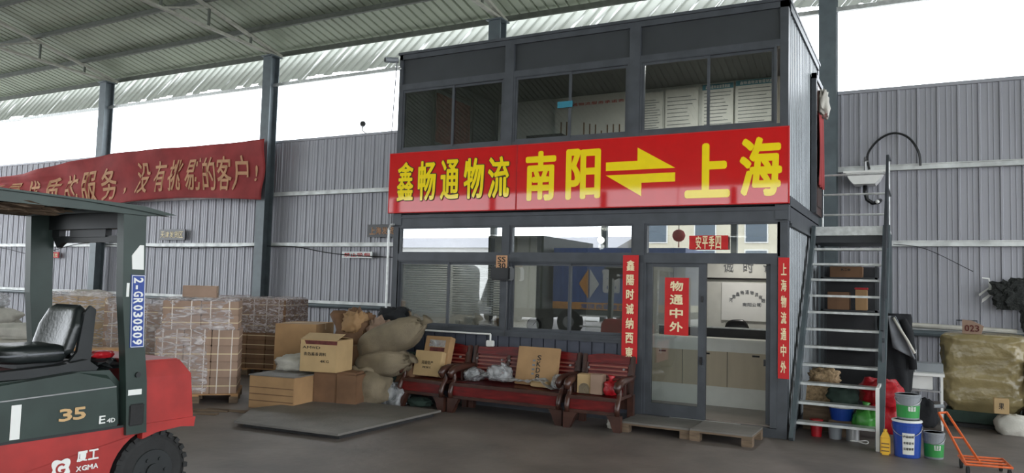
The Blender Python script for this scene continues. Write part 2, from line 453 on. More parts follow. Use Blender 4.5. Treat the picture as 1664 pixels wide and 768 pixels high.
# ================================================================ THE TWO-STOREY OFFICE
def frame_rect(mb, x0, x1, z0, z1, w, y0, y1):
    mb.box(x0, x1, y0, y1, z1-w, z1); mb.box(x0, x1, y0, y1, z0, z0+w)
    mb.box(x0, x0+w, y0, y1, z0+w, z1-w); mb.box(x1-w, x1, y0, y1, z0+w, z1-w)
def window(name, root, x0, x1, z0, z1, w, y, gmat, sashes=None):
    mb = MB(); frame_rect(mb, x0, x1, z0, z1, w, y-.03, y+.05); f = mb.build(name, 'anthracite', root)
    sashes = sashes or [(x0+w, x1-w)]
    for i, (a, b) in enumerate(sashes):
        yy = y + (.012 if i % 2 == 0 else .028)
        if len(sashes) > 1:
            mb = MB(); frame_rect(mb, a, b, z0+w, z1-w, .035, yy-.012, yy+.012); s = mb.build('sash', 'anthracite', f)
            mb = MB(); mb.box(a+.035, b-.035, yy-.003, yy+.003, z0+w+.035, z1-w-.035); mb.build('pane', gmat, f)
        else:
            mb = MB(); mb.box(a, b, yy-.003, yy+.003, z0+w, z1-w); mb.build('pane', gmat, f)
    return f
D = 3.17
lower = thing('office_cabin', 'lower storey of the dark grey cabin, glazed front with a door at its right', 'office', (0, 0, 0))
def part(name, mat, fn, parent=lower, **k):
    mb = MB(); fn(mb); return mb.build(name, mat, parent, **k)
for (xa, xb, ya, yb) in ((-6, -5.88, 0, .14), (-.12, 0, 0, .14), (-6, -5.88, D-.14, D), (-.12, 0, D-.14, D)):
    part('corner_post', 'anthracite', lambda m: m.box(xa, xb, ya, yb, 0, 2.66))
for X in (-6.01, -.15):
    part('corner_casting', 'anthracite', lambda m: m.box(X, X+.16, -.012, .15, 2.66, 2.86))
part('top_beam', 'anthracite', lambda m: (m.box(-5.85, -.15, 0, .12, 2.66, 2.84), m.box(-6, 0, -.012, 0, 2.645, 2.675), m.box(-6, 0, -.02, 0, 2.79, 2.81)))
part('side_beam', 'anthracite', lambda m: (m.box(-.12, .012, .15, D, 2.62, 2.84), m.box(.0, .03, .15, D, 2.60, 2.64)))
part('base_beam', 'anthracite', lambda m: (m.box(-5.88, -.12, 0, .12, 0, .11), m.box(-.12, 0, .14, D-.14, 0, .14)))
part('floor_deck', 'floor_tile', lambda m: m.box(-5.88, -.12, .12, D-.1, .06, .125))
part('ceiling_panel', 'interior_white', lambda m: m.box(-5.88, -.12, .12, D-.1, 2.68, 2.72))
part('rear_wall', 'interior_white', lambda m: (m.box(-5.88, -.12, D-.08, D-.02, .11, 2.68)))
part('left_wall', 'interior_grey', lambda m: m.box(-5.99, -5.93, .14, D-.14, .0, 2.68))
def side(m, z0, z1):
    SP = [(0, 0), (.03, .035), (.075, .035), (.105, 0), (.15, 0)]
    A = []
    corrugated(m, .14, D-.14, SP, lambda y, h, j: (-.045+h, y, z0 if j == 0 else z1))
part('side_cladding', 'side_cladding', lambda m: side(m, .14, 2.62))
part('inner_side_wall', 'interior_white', lambda m: m.box(-.1, -.08, .14, D-.14, .12, 2.66))
part('partition', 'interior_grey', lambda m: (m.box(-3.98, -3.93, 1.1, D-.1, .125, 2.68)))
part('partition', 'interior_grey', lambda m: (m.box(-2.36, -2.32, 1.2, D-.1, .125, 2.68)))  # wall added to keep the counter light out of the middle room
# front: posts between bays
part('front_mullion', 'anthracite', lambda m: m.box(-3.985, -3.885, -.02, .1, 1.05, 2.66))
part('front_mullion', 'anthracite', lambda m: m.box(-1.98, -1.83, -.02, .12, .11, 2.66))
part('front_rail', 'anthracite', lambda m: m.box(-5.88, -.12, -.02, .08, 2.12, 2.225))
part('front_rail', 'anthracite', lambda m: (m.box(-5.88, -1.98, -.03, .1, 1.03, 1.12), m.box(-5.88, -1.98, -.045, -.02, 1.07, 1.10)))
def slats(m):
    x = -5.88
    while x < -2.0:
        m.box(x, min(x+.165, -1.98), .005, .03, .11, 1.05); x += .185
    m.box(-5.88, -1.98, .03, .05, .11, 1.05)
part('lower_panel', 'slat_panel', slats)
window('transom_window', lower, -5.9, -3.985, 2.22, 2.66, .035, .03, 'transom_glass')
window('transom_window', lower, -3.885, -1.98, 2.22, 2.66, .035, .03, 'transom_glass')
window('transom_window', lower, -1.83, -.09, 2.22, 2.66, .035, .03, 'transom_glass')
window('sliding_window', lower, -5.9, -3.99, 1.1, 2.13, .03, .03, 'window_glass', [(-5.87, -4.94), (-4.98, -4.02)])
window('sliding_window', lower, -3.88, -1.98, 1.1, 2.13, .03, .03, 'window_glass', [(-3.85, -2.91), (-2.95, -2.01)])
# door: fixed glazed leaf and an open leaf swung inwards
def leaf(m, a, b):
    m.box(a, b, .02, .07, .12, .28); m.box(a, b, .02, .07, 2.07, 2.16); m.box(a, a+.1, .02, .07, .28, 2.07); m.box(b-.1, b, .02, .07, .28, 2.07)
dl = part('door', 'anthracite', lambda m: leaf(m, -1.82, -1.0))
part('pane', 'door_glass', lambda m: m.box(-1.72, -1.1, .04, .048, .28, 2.07), dl)
part('handle', 'black_plastic', lambda m: (m.box(-1.07, -1.04, -.01, .02, .82, .92), m.cyl((-1.055, -.02, .87), (-1.055, .02, .87), .02)), dl)
part('lock', 'black_plastic', lambda m: m.box(-1.065, -1.035, .0, .02, 1.62, 1.70), dl)
part('door_frame', 'anthracite', lambda m: (m.box(-.2, -.12, -.01, .1, .12, 2.16), m.box(-1.83, -.12, -.01, .1, 2.14, 2.2), m.box(-1.83, -1.8, -.01, .1, .12, 2.14)))
dr = part('door', 'anthracite', lambda m: (m.box(-.27, -.22, .1, .2, .14, 2.12), m.box(-.27, -.22, .75, .85, .14, 2.12), m.box(-.27, -.22, .2, .75, 2.03, 2.12), m.box(-.27, -.22, .2, .75, .14, .3)))
part('pane', 'door_glass', lambda m: m.box(-.25, -.243, .2, .75, .3, 2.03), dr)
part('handle', 'black_plastic', lambda m: m.box(-.3, -.19, .12, .15, .85, .93), dr)
part('threshold', 'galvanised', lambda m: m.box(-1.45, -.55, -.05, .01, .10, .125))

upper = thing('office_cabin', 'upper storey of the dark cabin, standing on the lower one above the red sign', 'office', (0, 0, 2.86))
Z0 = 2.86
def upart(name, mat, fn, parent=upper, **k):
    mb = MB(); fn(mb); bmesh.ops.translate(mb.bm, verts=mb.bm.verts, vec=(0, 0, -Z0)); return mb.build(name, mat, parent, **k)
H = 5.46
for (xa, xb, ya, yb) in ((-6, -5.94, 0, .14), (-.1, 0, 0, .14), (-6, -5.88, D-.14, D), (-.12, 0, D-.14, D)):
    upart('corner_post', 'anthracite', lambda m: m.box(xa, xb, ya, yb, 2.86, H))
upart('top_beam', 'anthracite', lambda m: (m.box(-6, 0, 0, .12, 5.36, H), m.box(-6, 0, D-.12, D, 5.36, H), m.box(-6.02, .02, -.02, D+.02, H-.02, H+.02)))
upart('side_beam', 'anthracite', lambda m: m.box(-.12, .012, .12, D-.12, 5.34, H))
upart('side_beam', 'anthracite', lambda m: m.box(-.12, .012, .12, D-.12, 2.86, 2.98))
upart('base_beam', 'anthracite', lambda m: m.box(-6, 0, 0, .12, 2.86, 3.02))
upart('front_mullion', 'anthracite', lambda m: (m.box(-4.04, -3.89, -.02, .1, 3.8, 5.36)))
upart('front_mullion', 'anthracite', lambda m: (m.box(-2.08, -1.93, -.02, .1, 3.8, 5.36)))
upart('front_rail', 'anthracite', lambda m: (m.box(-5.94, -.1, -.015, .1, 4.86, 4.95)))
upart('front_rail', 'anthracite', lambda m: (m.box(-5.94, -.1, -.015, .1, 3.78, 3.88)))
for a, b in ((-5.94, -4.04), (-3.89, -2.08), (-1.93, -.1)):
    upart('fascia_panel', 'anthracite_panel', lambda m: m.box(a, b, .03, .05, 4.95, 5.36))
upart('breast_panel', 'anthracite_panel', lambda m: m.box(-5.94, -.1, .05, .1, 3.02, 3.78))
upart('floor_deck', 'floor_tile', lambda m: m.box(-5.88, -.12, .12, D-.1, 2.9, 3.0))
upart('ceiling_panel', 'dark_interior', lambda m: m.box(-5.9, -.12, .12, D-.1, 5.32, 5.36))
upart('rear_wall', 'interior_white', lambda m: m.box(-5.9, -.12, D-.08, D-.02, 3.0, 5.34))
upart('side_cladding', 'side_cladding', lambda m: side(m, 2.98, 5.34))
upart('left_wall', 'anthracite', lambda m: m.box(-5.99, -5.93, .14, D-.14, 2.86, 5.36))
upart('inner_side_wall', 'interior_white', lambda m: m.box(-.1, -.08, .14, D-.14, 3.0, 5.34))
def uwin(x0, x1, mid):
    mb = MB()
    z0, z1 = 3.86, 4.88
    frame_rect(mb, x0, x1, z0, z1, .03, -.01, .06); bmesh.ops.translate(mb.bm, verts=mb.bm.verts, vec=(0, 0, -Z0)); f = mb.build('sliding_window', 'anthracite', upper)
    for i, (a, b) in enumerate(((x0+.03, mid+.02), (mid-.02, x1-.03))):
        yy = .015+.016*i
        upart('sash', 'anthracite', lambda m: frame_rect(m, a, b, z0+.03, z1-.03, .035, yy-.012, yy+.012), f)
        upart('pane', 'upper_glass', lambda m: m.box(a+.035, b-.035, yy-.003, yy+.003, z0+.065, z1-.065), f)
uwin(-5.94, -4.04, -4.96); uwin(-3.89, -2.08, -2.98); uwin(-1.93, -.14, -1.0)
# door on the stair landing, right side
ud = upart('door', 'rosewood_dark', lambda m: (m.box(.0, .05, 2.28, 3.08, 2.98, 5.0), [m.box(.05, .065, 2.4, 2.96, z, z+.38) for z in (3.1, 3.6, 4.1, 4.55)]))
upart('door_frame', 'anthracite', lambda m: (m.box(.0, .07, 2.2, 2.28, 2.98, 5.08), m.box(.0, .07, 3.08, 3.14, 2.98, 5.08), m.box(0, .07, 2.2, 3.14, 5.0, 5.08)))

# things inside upstairs
def board(name, label, cat, x0, x1, z0, z1, y, mat='poster', lines=None, extra=None, group=None):
    t = thing(name, label, cat, ((x0+x1)/2, y, z0), group=group)
    W, Hh = x1-x0, z1-z0
    mb = MB(); mb.box(-W/2, W/2, -.008, .008, 0, Hh); mb.build('sheet', mat, t)
    if lines:
        mb = MB(); n = lines; rr = random.Random(int(x0*100))
        for i in range(n):
            z = Hh*.86 - i*Hh*.78/n; L = W*(.6+.3*rr.random())
            mb.box(-W*.44, -W*.44+L, -.011, -.008, z, z+.012)
        mb.build('printed_lines', 'grey_cloth', t)
    if extra: extra(t, W, Hh)
    return t
def chart(t, W, Hh):
    mb = MB(); mb.text('鑫畅通物流服务承诺表', -W*.45, Hh*.84, W*.9, .055, y=-.009, bold=.01); mb.build('heading', 'paper_red', t)
    mb = MB(); rr = random.Random(2)
    for i in range(11):
        h = Hh*(.18+.3*rr.random()); x = -W*.42+i*W*.08
        mb.box(x, x+.025, -.012, -.008, Hh*.12, Hh*.12+h)
    mb.build('chart_bar', 'carton_dark', t)
board('wall_chart', 'white wall chart with red heading and vertical bars, behind the upper middle window', 'poster', -4.62, -3.18, 4.2, 5.3, 3.03, 'poster', None, chart)
def head_teal(t, W, Hh):
    mb = MB(); mb.box(-W/2, W/2, -.012, -.008, Hh-.09, Hh); mb.build('heading_band', 'poster_blue', t)
    mb = MB(); mb.text('鑫畅通物流管理制度', -W*.4, Hh-.075, W*.8, .055, y=-.013, bold=.01); mb.build('heading', 'decal_white', t)
board('rule_board', 'plain white notice board left behind the upper right window', 'notice board', -2.98, -2.55, 4.2, 5.24, 3.03, 'poster', 18)
board('rule_board', 'white notice board beside the sash of the upper right window', 'notice board', -2.50, -1.92, 4.2, 5.26, 3.03, 'poster', 12)
board('rule_board', 'white notice board with dark teal heading behind the upper right window', 'notice board', -1.85, -1.33, 4.2, 5.28, 3.03, 'poster', 14, head_teal)
board('rule_board', 'white notice board with bright teal heading, furthest right upstairs', 'notice board', -1.29, -.62, 4.2, 5.3, 3.03, 'poster', 14, head_teal)
def blue_tag(t, W, Hh): pass
board('door_tag', 'small dark blue sticker stuck on the upper middle window sash', 'sticker', -3.16, -2.93, 4.33, 4.42, -.008, 'poster_blue')
# red framed panel seen through the leftmost upper window
t = thing('wall_scroll', 'dim red square hanging behind the upper left window', 'hanging', (-5.9, 1.5, 4.2))
mb = MB(); mb.box(-.01, .01, -.55, .55, 0, .85); mb.build('sheet', 'carpet_maroon', t)
mb = MB()
for a, b, c, d in ((-.65, -.6, -.1, .98), (.6, .65, -.1, .98), (-.6, .6, -.1, -.05), (-.6, .6, .93, .98)): mb.box(-.015, .02, a, b, c, d)
mb.build('frame', 'dark_interior', t)
t = thing('office_cabinet', 'dark cabinet standing behind the upper left window', 'cabinet', (-4.55, 2.6, 3.0))
mb = MB(); mb.box(-.35, .35, -.2, .2, 0, 1.5); mb.build('body', 'dark_interior', t)
mb = MB(); mb.box(-.34, -.01, -.215, -.2, .05, 1.45); mb.build('door', 'dark_interior', t)
mb = MB(); mb.box(.01, .34, -.215, -.2, .05, 1.45); mb.build('door', 'dark_interior', t)

# things inside downstairs
t = thing('reception_counter', 'pale wooden reception counter with white plinth seen through the open door', 'counter', (-1.22, 1.35, .125))
mb = MB(); mb.box(-.95, 1.0, 0, .5, .28, .78); mb.build('body', 'counter_wood', t)
mb = MB(); mb.box(-.95, 1.0, .02, .5, 0, .28); mb.build('plinth', 'counter_white', t)
mb = MB(); mb.box(-1.0, 1.02, -.05, .55, .93, .965); mb.build('counter_top', 'counter_white', t)
mb = MB(); mb.box(-.95, 1.0, -.01, .5, .78, .93); mb.build('upper_band', 'counter_white', t)
for x in (-.8, -.15, .55):
    mb = MB(); mb.box(x, x+.1, -.015, 0, .73, .755); mb.build('drawer_pull', 'ink_black', t)
for x in (-.45, .2):
    mb = MB(); mb.box(x-.003, x+.003, -.006, 0, .28, .78); mb.build('door_gap', 'dark_interior', t)
def wallsign(t, W, Hh):
    mb = MB(); s = '河南鑫畅通物流有限'
    for i, c in enumerate(s):
        a = radians(150-i*15); cx = .02+.3*cos(a); cz = .2+.27*sin(a)
        mb.text(c, cx-.03, cz-.03, .065, .065, y=-.009, bold=.01)
    mb.build('arched_lettering', 'grey_cloth', t)
    mb = MB(); mb.text('南阳公司', -.05, .24, .3, .055, y=-.009, bold=.01); mb.build('lettering', 'grey_cloth', t)
board('company_sign', 'white company sign with arched grey lettering on the office back wall', 'sign', -1.5, -.72, 1.3, 1.92, 3.07, 'decal_white', None, wallsign)
t = thing('wall_lettering', 'grey characters fixed high on the office wall, seen through the open door', 'lettering', (-1.1, 3.07, 2.0))
mb = MB(); mb.text('诚时认', -.45, .1, .95, .17, y=0, bold=.0, gap=.5); mb.build('characters', 'grey_cloth', t)
mb = MB(); mb.box(-.7, .75, -.02, .01, -.03, .0); mb.build('ledge', 'ink_black', t)
t = thing('office_chair', 'black office chair behind the reception counter', 'chair', (-1.15, 2.4, .125))
mb = MB(); mb.lathe([(.3, 0), (.3, .03), (.04, .06), (.03, .4), (.24, .44), (.25, .5)]); mb.build('base', 'black_plastic', t)
mb = MB(); mb.blob((0, .2, .9), (.42, .12, .62), 2, .05); mb.build('backrest', 'black_plastic', t, smooth=True)
t = thing('desk_screen', 'dark low partition screen on the reception counter', 'screen', (-1.25, 1.75, 1.09))
mb = MB(); mb.box(-.9, .95, -.02, .02, 0, .13); mb.build('panel', 'dark_interior', t)
mb = MB(); mb.box(-.92, .97, -.03, .03, .13, .15); mb.build('edge', 'galvanised', t)
# window sill desk with things in the left room
t = thing('long_desk', 'long grey desk under the sliding windows inside the cabin', 'desk', (-3.9, .55, .125))
mb = MB(); mb.box(-1.95, 1.85, -.3, .3, .7, .74); mb.build('desk_top', 'interior_grey', t)
for x in (-1.9, 1.75):
    mb = MB(); mb.box(x, x+.05, -.28, .28, 0, .7); mb.build('leg', 'interior_grey', t)
rnd = random.Random(8)
for i, (x, wdt, h, m, lab) in enumerate(((-4.98, .09, .14, 'white_plastic', 'white paper cup left of the sash on the sill inside'), (-4.78, .16, .2, 'decal_white', 'white printed carton right of the sash inside the left window'),
        (-4.25, .14, .2, 'carton', 'small brown box in the corner of the left window'), (-4.5, .25, .1, 'black_plastic', 'low black printer behind the left window'))):
    t = thing('desk_item', lab, 'office item', (x, .45, .865+.0))
    mb = MB(); mb.box(-wdt/2, wdt/2, -.08, .08, 0, h+.2, bev=.01); mb.build('body', m, t)
t = thing('counter_scale', 'round white dial scale with black rim behind the middle window', 'scale', (-3.62, .4, .865))
mb = MB(); mb.box(-.1, .1, -.08, .08, 0, .22, bev=.02); mb.build('body', 'black_plastic', t)
mb = MB(); mb.cyl((0, -.09, .33), (0, -.03, .33), .11, seg=28); mb.build('rim', 'black_plastic', t)
mb = MB(); mb.cyl((0, -.1, .33), (0, -.09, .33), .095, seg=28); mb.build('dial', 'decal_white', t)
mb = MB(); mb.bar((0, -.103, .33), (.05, -.103, .39), .008); mb.build('needle', 'ink_black', t)
# venetian blinds
for k, (a, b, lab) in enumerate(((-5.84, -4.98, 'venetian blind hanging in the leftmost lower window'), (-4.94, -4.06, 'venetian blind hanging right of the first sash, lower left window'))):
    t = thing('venetian_blind', lab, 'blind', ((a+b)/2, .14, 1.32), group='blinds in the lower left window')
    mb = MB(); W = (b-a)/2; z = 0
    while z < .75:
        mb.box(-W, W, -.012, .012, z, z+.003, rot=Matrix.Rotation(.75, 3, 'X')); z += .036
    mb.build('slats', 'blind', t)
    mb = MB(); mb.box(-W, W, -.015, .015, .75, .79); mb.build('head_rail', 'blind', t)
    mb = MB(); [mb.box(x-.002, x+.002, -.014, -.012, 0, .75) for x in (-W*.6, W*.6)]; mb.build('ladder_cord', 'blind', t)
# ceiling bulb
t = thing('ceiling_bulb', 'bright round bulb glowing behind the middle transom window', 'lamp', (-2.93, 1.2, 2.68))
mb = MB(); mb.cyl((0, 0, 0), (0, 0, -.12), .015); mb.build('stem', 'white_plastic', t)
mb = MB(); bmesh.ops.create_uvsphere(mb.bm, u_segments=16, v_segments=10, radius=.05, matrix=Matrix.Translation((0, 0, -.17))); mb.build('bulb', 'lamp_glow', t, smooth=True)
l = bpy.data.lights.new('bulb_light', 'POINT'); l.shadow_soft_size = .05; l.energy = 3; l.color = (1, .97, .92)
o = bpy.data.objects.new('bulb_light', l); COL.objects.link(o); o.location = (0, 0, -.27); o.parent = t
t = thing('fill_lamp', 'added flat fill lamp under the ceiling left of the partition', 'lamp', (-5.0, 1.9, 2.68))
mb = MB(); mb.box(-.15, .15, -.15, .15, -.03, 0); mb.build('housing', 'white_plastic', t)
l = bpy.data.lights.new('left_room_fill', 'AREA'); l.size = .26; l.energy = 40; l.color = (1, .97, .92)  # fill lamp added to brighten the left room behind the blinds
o = bpy.data.objects.new('left_room_fill', l); COL.objects.link(o); o.location = (0, -.3, -.05); o.parent = t
t = thing('fill_lamp', 'added flat fill lamp above the reception counter', 'lamp', (-1.1, 2.3, 2.68))
mb = MB(); mb.box(-.15, .15, -.15, .15, -.03, 0); mb.build('housing', 'white_plastic', t)
l = bpy.data.lights.new('counter_fill', 'AREA'); l.size = .26; l.energy = 14; l.color = (1, .97, .92)  # added fill light for the room behind the door
o = bpy.data.objects.new('counter_fill', l); COL.objects.link(o); o.location = (0, 0, -.05); o.parent = t
t = thing('fill_lamp', 'added flat fill lamp brightening the upstairs room', 'lamp', (-1.6, 1.3, 5.32))
mb = MB(); mb.box(-.2, .2, -.2, .2, -.04, 0); mb.build('housing', 'white_plastic', t)
l = bpy.data.lights.new('upstairs_fill', 'AREA'); l.size = .36; l.energy = 90; l.color = (1, .97, .92)  # added fill light, lifts the upstairs wall and posters
o = bpy.data.objects.new('upstairs_fill', l); COL.objects.link(o); o.location = (0, 0, -.05); o.parent = t

# ---------------------------------------------------------------- signs on the front
t = thing('shop_sign', 'wide glossy red sign with yellow characters and two arrows across the cabin front', 'sign', (-3.0, -.06, 2.87))
mb = MB(); mb.box(-3.06, -.76, -.02, .03, 0, .95); mb.build('panel', 'sign_red', t)
mb = MB(); mb.box(-.755, 3.02, -.02, .03, 0, .95); mb.build('panel', 'sign_red', t)
mb = MB(); frame_rect(mb, -3.065, -.755, -.005, .955, .012, -.025, .03); frame_rect(mb, -.76, 3.025, -.005, .955, .012, -.025, .03); mb.build('edging', 'paper_red', t)
XS = [(-2.90, -2.58, .18, .80), (-2.50, -2.16, .18, .80), (-2.08, -1.74, .18, .80), (-1.66, -1.30, .18, .80), (-1.24, -.87, .18, .80)]
mb = MB(); mo = MB()
for (a, b, z0, z1), c in zip(XS, '鑫畅通物流'):
    mb.text(c, a, z0, b-a, z1-z0, y=-.029, bold=.030, gap=.02)
    mo.text(c, a-.012, z0-.012, b-a+.024, z1-z0+.024, y=-.021, bold=.062, gap=.02)
mo.build('lettering_outline', 'ink_black', t); mb.build('lettering', 'yellow', t)
mb = MB()
for (a, b, z0, z1), c in zip([(-.62, -.12, .12, .84), (.02, .56, .12, .84), (1.72, 2.32, .09, .80), (2.42, 2.95, .09, .84)], '南阳上海'):
    mb.text(c, a, z0, b-a, z1-z0, y=-.021, bold=.040, gap=.03)
    if c in '阳海':
        mb.build('city_name', 'yellow', t); mb = MB()
mb = MB()
mb.prism([(.63, .50), (1.60, .50), (1.08, .80), (1.08, .62), (.63, .62)], -.026, -.02); mb.build('arrow', 'yellow', t); mb = MB()
mb.prism([(.63, .44), (1.60, .44), (1.60, .32), (1.14, .32), (1.14, .14)], -.026, -.02)
mb.build('arrow', 'yellow', t)

def paper(name, label, x0, x1, z0, z1, chars, y=-.035, vertical=True, mat='paper_red', ink='cream_ink', cat='couplet', curl=0, bold=.025, mg=.1, tatter=0):
    t = thing(name, label, cat, ((x0+x1)/2, y, z0)); W, Hh = x1-x0, z1-z0
    mb = MB()
    wv = lambda u, v: .004*sin(v*9)+curl*(v*(u-.5))**2
    mb.grid(lambda u, v: (-W/2+W*u, -wv(u, v), Hh*v), 6, 24)
    solid(mb.build('paper', mat, t), .002)
    mb = MB(); mb.text(chars, -W*(.5-mg*1.6), Hh*.03, W*(1-mg*3.2), Hh*.94, y=-.009, vertical=vertical, bold=bold, gap=.26 if vertical else .16, thick=.002)
    mb.build('brush_lettering', ink, t)
    return t
paper('red_couplet', 'long red paper couplet of seven characters left of the cabin door', -2.11, -1.89, .78, 2.22, '鑫陽时诚纳西東', y=-.05)
paper('red_couplet', 'narrow long red couplet hanging on the right corner post of the cabin', -.10, .03, .73, 2.2, '上海物流通中外', y=-.05)
paper('red_door_paper', 'short red paper with four characters on the glass door', -1.54, -1.22, 1.18, 1.93, '物通中外', y=.0, mg=.08)
paper('red_lintel_paper', 'small horizontal red paper on the window above the door', -1.22, -.72, 2.30, 2.48, '安平季四', y=-.012, vertical=False)
# black box and yellow sticker at the middle mullion
t = thing('wall_speaker', 'black box lamp on the mullion between the two lower windows', 'wall lamp', (-3.92, -.02, 1.84))
mb = MB(); mb.box(-.17, .15, -.18, -.02, 0, .2, bev=.02); mb.build('body', 'black_plastic', t)
mb = MB(); mb.box(-.15, .13, -.186, -.18, .02, .18); mb.build('front_glass', 'black_plastic', t)
mb = MB(); mb.box(-.02, .02, -.03, .0, .05, .15); mb.build('bracket', 'black_plastic', t)
mb = MB(); mb.tube([(.03, -.02, 0), (.04, -.03, -.4), (.02, -.04, -.8)], .006); mb.build('cord', 'black_plastic', t)
t = thing('yellow_sticker', 'yellow paper sticker with black digits above the black box lamp', 'sticker', (-3.9, -.2, 2.0))
mb = MB(); mb.box(-.09, .09, -.003, .003, 0, .2); mb.build('paper', 'faded_yellow', t)
mb = MB(); mb.text('SS', -.07, .1, .14, .08, y=-.003, bold=.02); mb.text('30', -.07, .01, .14, .08, y=-.003, bold=.02); mb.build('lettering', 'ink_black', t)
# strip pipe with tap below the left window, conduit at the corner
t = thing('water_pipe', 'thin white pipe running under the lower left window', 'pipe', (-4.8, -.06, 1.05))
mb = MB(); mb.cyl((-.85, 0, 0), (.67, 0, -.0), .014, seg=8); mb.cyl((.67, 0, 0), (.67, 0, -.09), .014, seg=8); mb.build('tube', 'white_plastic', t)
mb = MB(); mb.box(.61, .73, -.03, .03, -.18, -.09, bev=.01); mb.build('plug', 'white_plastic', t)
t = thing('conduit_pipe', 'pale vertical conduit down the left corner of the cabin', 'pipe', (-6.07, -.03, .9))
mb = MB(); mb.tube([(0, 0, 0), (0, 0, 1.72), (.03, 0, 1.78), (.1, 0, 1.79)], .018); mb.build('tube', 'galvanised', t)
t = thing('rain_cable', 'thin grey cable hanging down the upper left corner of the cabin', 'cable', (-6.06, -.04, 2.6))
mb = MB(); mb.tube([(.0, 0, 0), (-.03, 0, 1.4), (.03, 0, 2.75)], .008); mb.build('cable_run', 'grey_cloth', t)
def cctv(loc, rz, label, s=1.0):
    t = thing('security_camera', label, 'camera', loc, rz)
    mb = MB(); mb.cyl((0, -.16*s, .05*s), (0, .06*s, .08*s), .045*s); mb.build('housing', 'grey_pail', t)
    mb = MB(); mb.cyl((0, -.165*s, .05*s), (0, -.16*s, .05*s), .035*s); mb.build('lens', 'black_plastic', t)
    mb = MB(); mb.tube([(0, .02*s, .06*s), (0, .04*s, -.02*s), (.1*s, .08*s, -.08*s)], .014*s); mb.build('bracket', 'white_plastic', t)
cctv((-6.1, -.02, 5.3), radians(-30), 'round dark camera on the top left corner of the cabin')
cctv((-11.0, 5.2, 5.62), radians(40), 'small pale camera on top of the corrugated wall left of the cabin', 1.6)
# red cloth by the upstairs door
t = thing('red_cloth', 'crumpled red cloth hanging beside the upstairs door', 'cloth', (.09, 2.7, 3.3))
mb = MB(); mb.grid(lambda u, v: (-.0+.015*sin(u*14+v*3), -.35+.6*u, .1+1.1*v), 30, 12); solid(mb.build('drape', 'cloth_red', t, smooth=True), .006)
t = thing('plastic_bundle', 'pale crumpled plastic hooked above the red cloth upstairs', 'plastic bag', (.12, 2.75, 4.5))
mb = MB(); mb.blob((0, 0, .2), (.14, .5, .45), 4, .5, 3); mb.build('film', 'sack_pale', t, smooth=True)

# ================================================================ WALL THINGS
def plaque(x0, x1, z0, z1, chars, label, mat, ink, y=5.16):
    t = thing('wall_plaque', label, 'sign', ((x0+x1)/2, y, z0), group='small signs on the corrugated wall')
    W, Hh = x1-x0, z1-z0
    mb = MB(); mb.box(-W/2, W/2, -.01, .02, 0, Hh); mb.build('plate', mat, t)
    if chars:
        k = len(chars)//2
        mb = MB(); mb.text(chars, -W*.44, Hh*.2, W*.88, Hh*.6, y=-.011, bold=.015); mb.build('lettering', ink, t)
    return t
plaque(-18.42, -17.3, 2.84, 3.15, '天津发货区', 'black sign with red and white characters right of the forklift', 'black_plastic', 'cream_ink')
plaque(-10.68, -9.6, 2.88, 3.19, '上海发货区', 'black sign with yellowish characters at the left edge of the cabin', 'black_plastic', 'faded_yellow')
plaque(-24.0, -23.25, 2.28, 2.47, '消防重地', 'small red sign seen between the forklift posts', 'paper_red', 'cream_ink')
plaque(-11.45, -10.5, 2.36, 2.52, '禁止吸烟', 'faded white sign with red characters under the middle rail', 'girt_metal', 'paper_red')
# the hanging banner
def ban(x, y, z):
    x += 0; u = (x+29)/14.4                     # 0 left .. 1 right
    sag = max(0, (.56-u)/.56)
    zz = 3.88 + (z-3.88)*(1-.42*sag) - .35*sag*0 + .10*sin(u*9+1)*(1-(z-3.88)/1.5)
    if z > 5.0: zz -= .0
    yy = 4.70 + .05*sin(x*3.1+z*2.3)*(.4+sag) + .05*sin(x*1.3-z*5) + .10*sag*sin(z*12+x*.8) + (y)
    return (x + .8 - .06*(1-(z-3.88)/1.5)*u, yy, zz)
t = thing('slogan_banner', 'long faded red cloth banner with yellow characters sagging on the wall', 'banner', (-21.7, 5.05, 3.88))
T0 = Vector((-21.7, 5.05, 3.88))
mb = MB(); mb.grid(lambda u, v: Vector(ban(-29+14.4*u, 0, 3.9+1.55*v))-T0, 150, 26); solid(mb.build('cloth', 'cloth_red', t, smooth=True), .004)
mb = MB(); fb = lambda x, y, z: Vector(ban(x, y, z))-T0
bx = [(-27.2, '用'), (-26.2, '最'), (-25.2, '优'), (-24.2, '质'), (-23.2, '的'), (-22.3, '服'), (-21.4, '务'), (-20.62, ',')]
for x, c in bx: mb.text(c, x, 4.05, .78, .95, y=-.02, bold=.015, fn=fb)
for x, c in ((-19.75, '没'), (-19.0, '有'), (-18.3, '挑'), (-17.6, '剔'), (-16.95, '的'), (-16.35, '客'), (-15.75, '户'), (-15.2, '!')):
    mb.text(c, x, 4.12, .60, .95, y=-.02, bold=.015, fn=fb)
mb.build('lettering', 'faded_yellow', t)
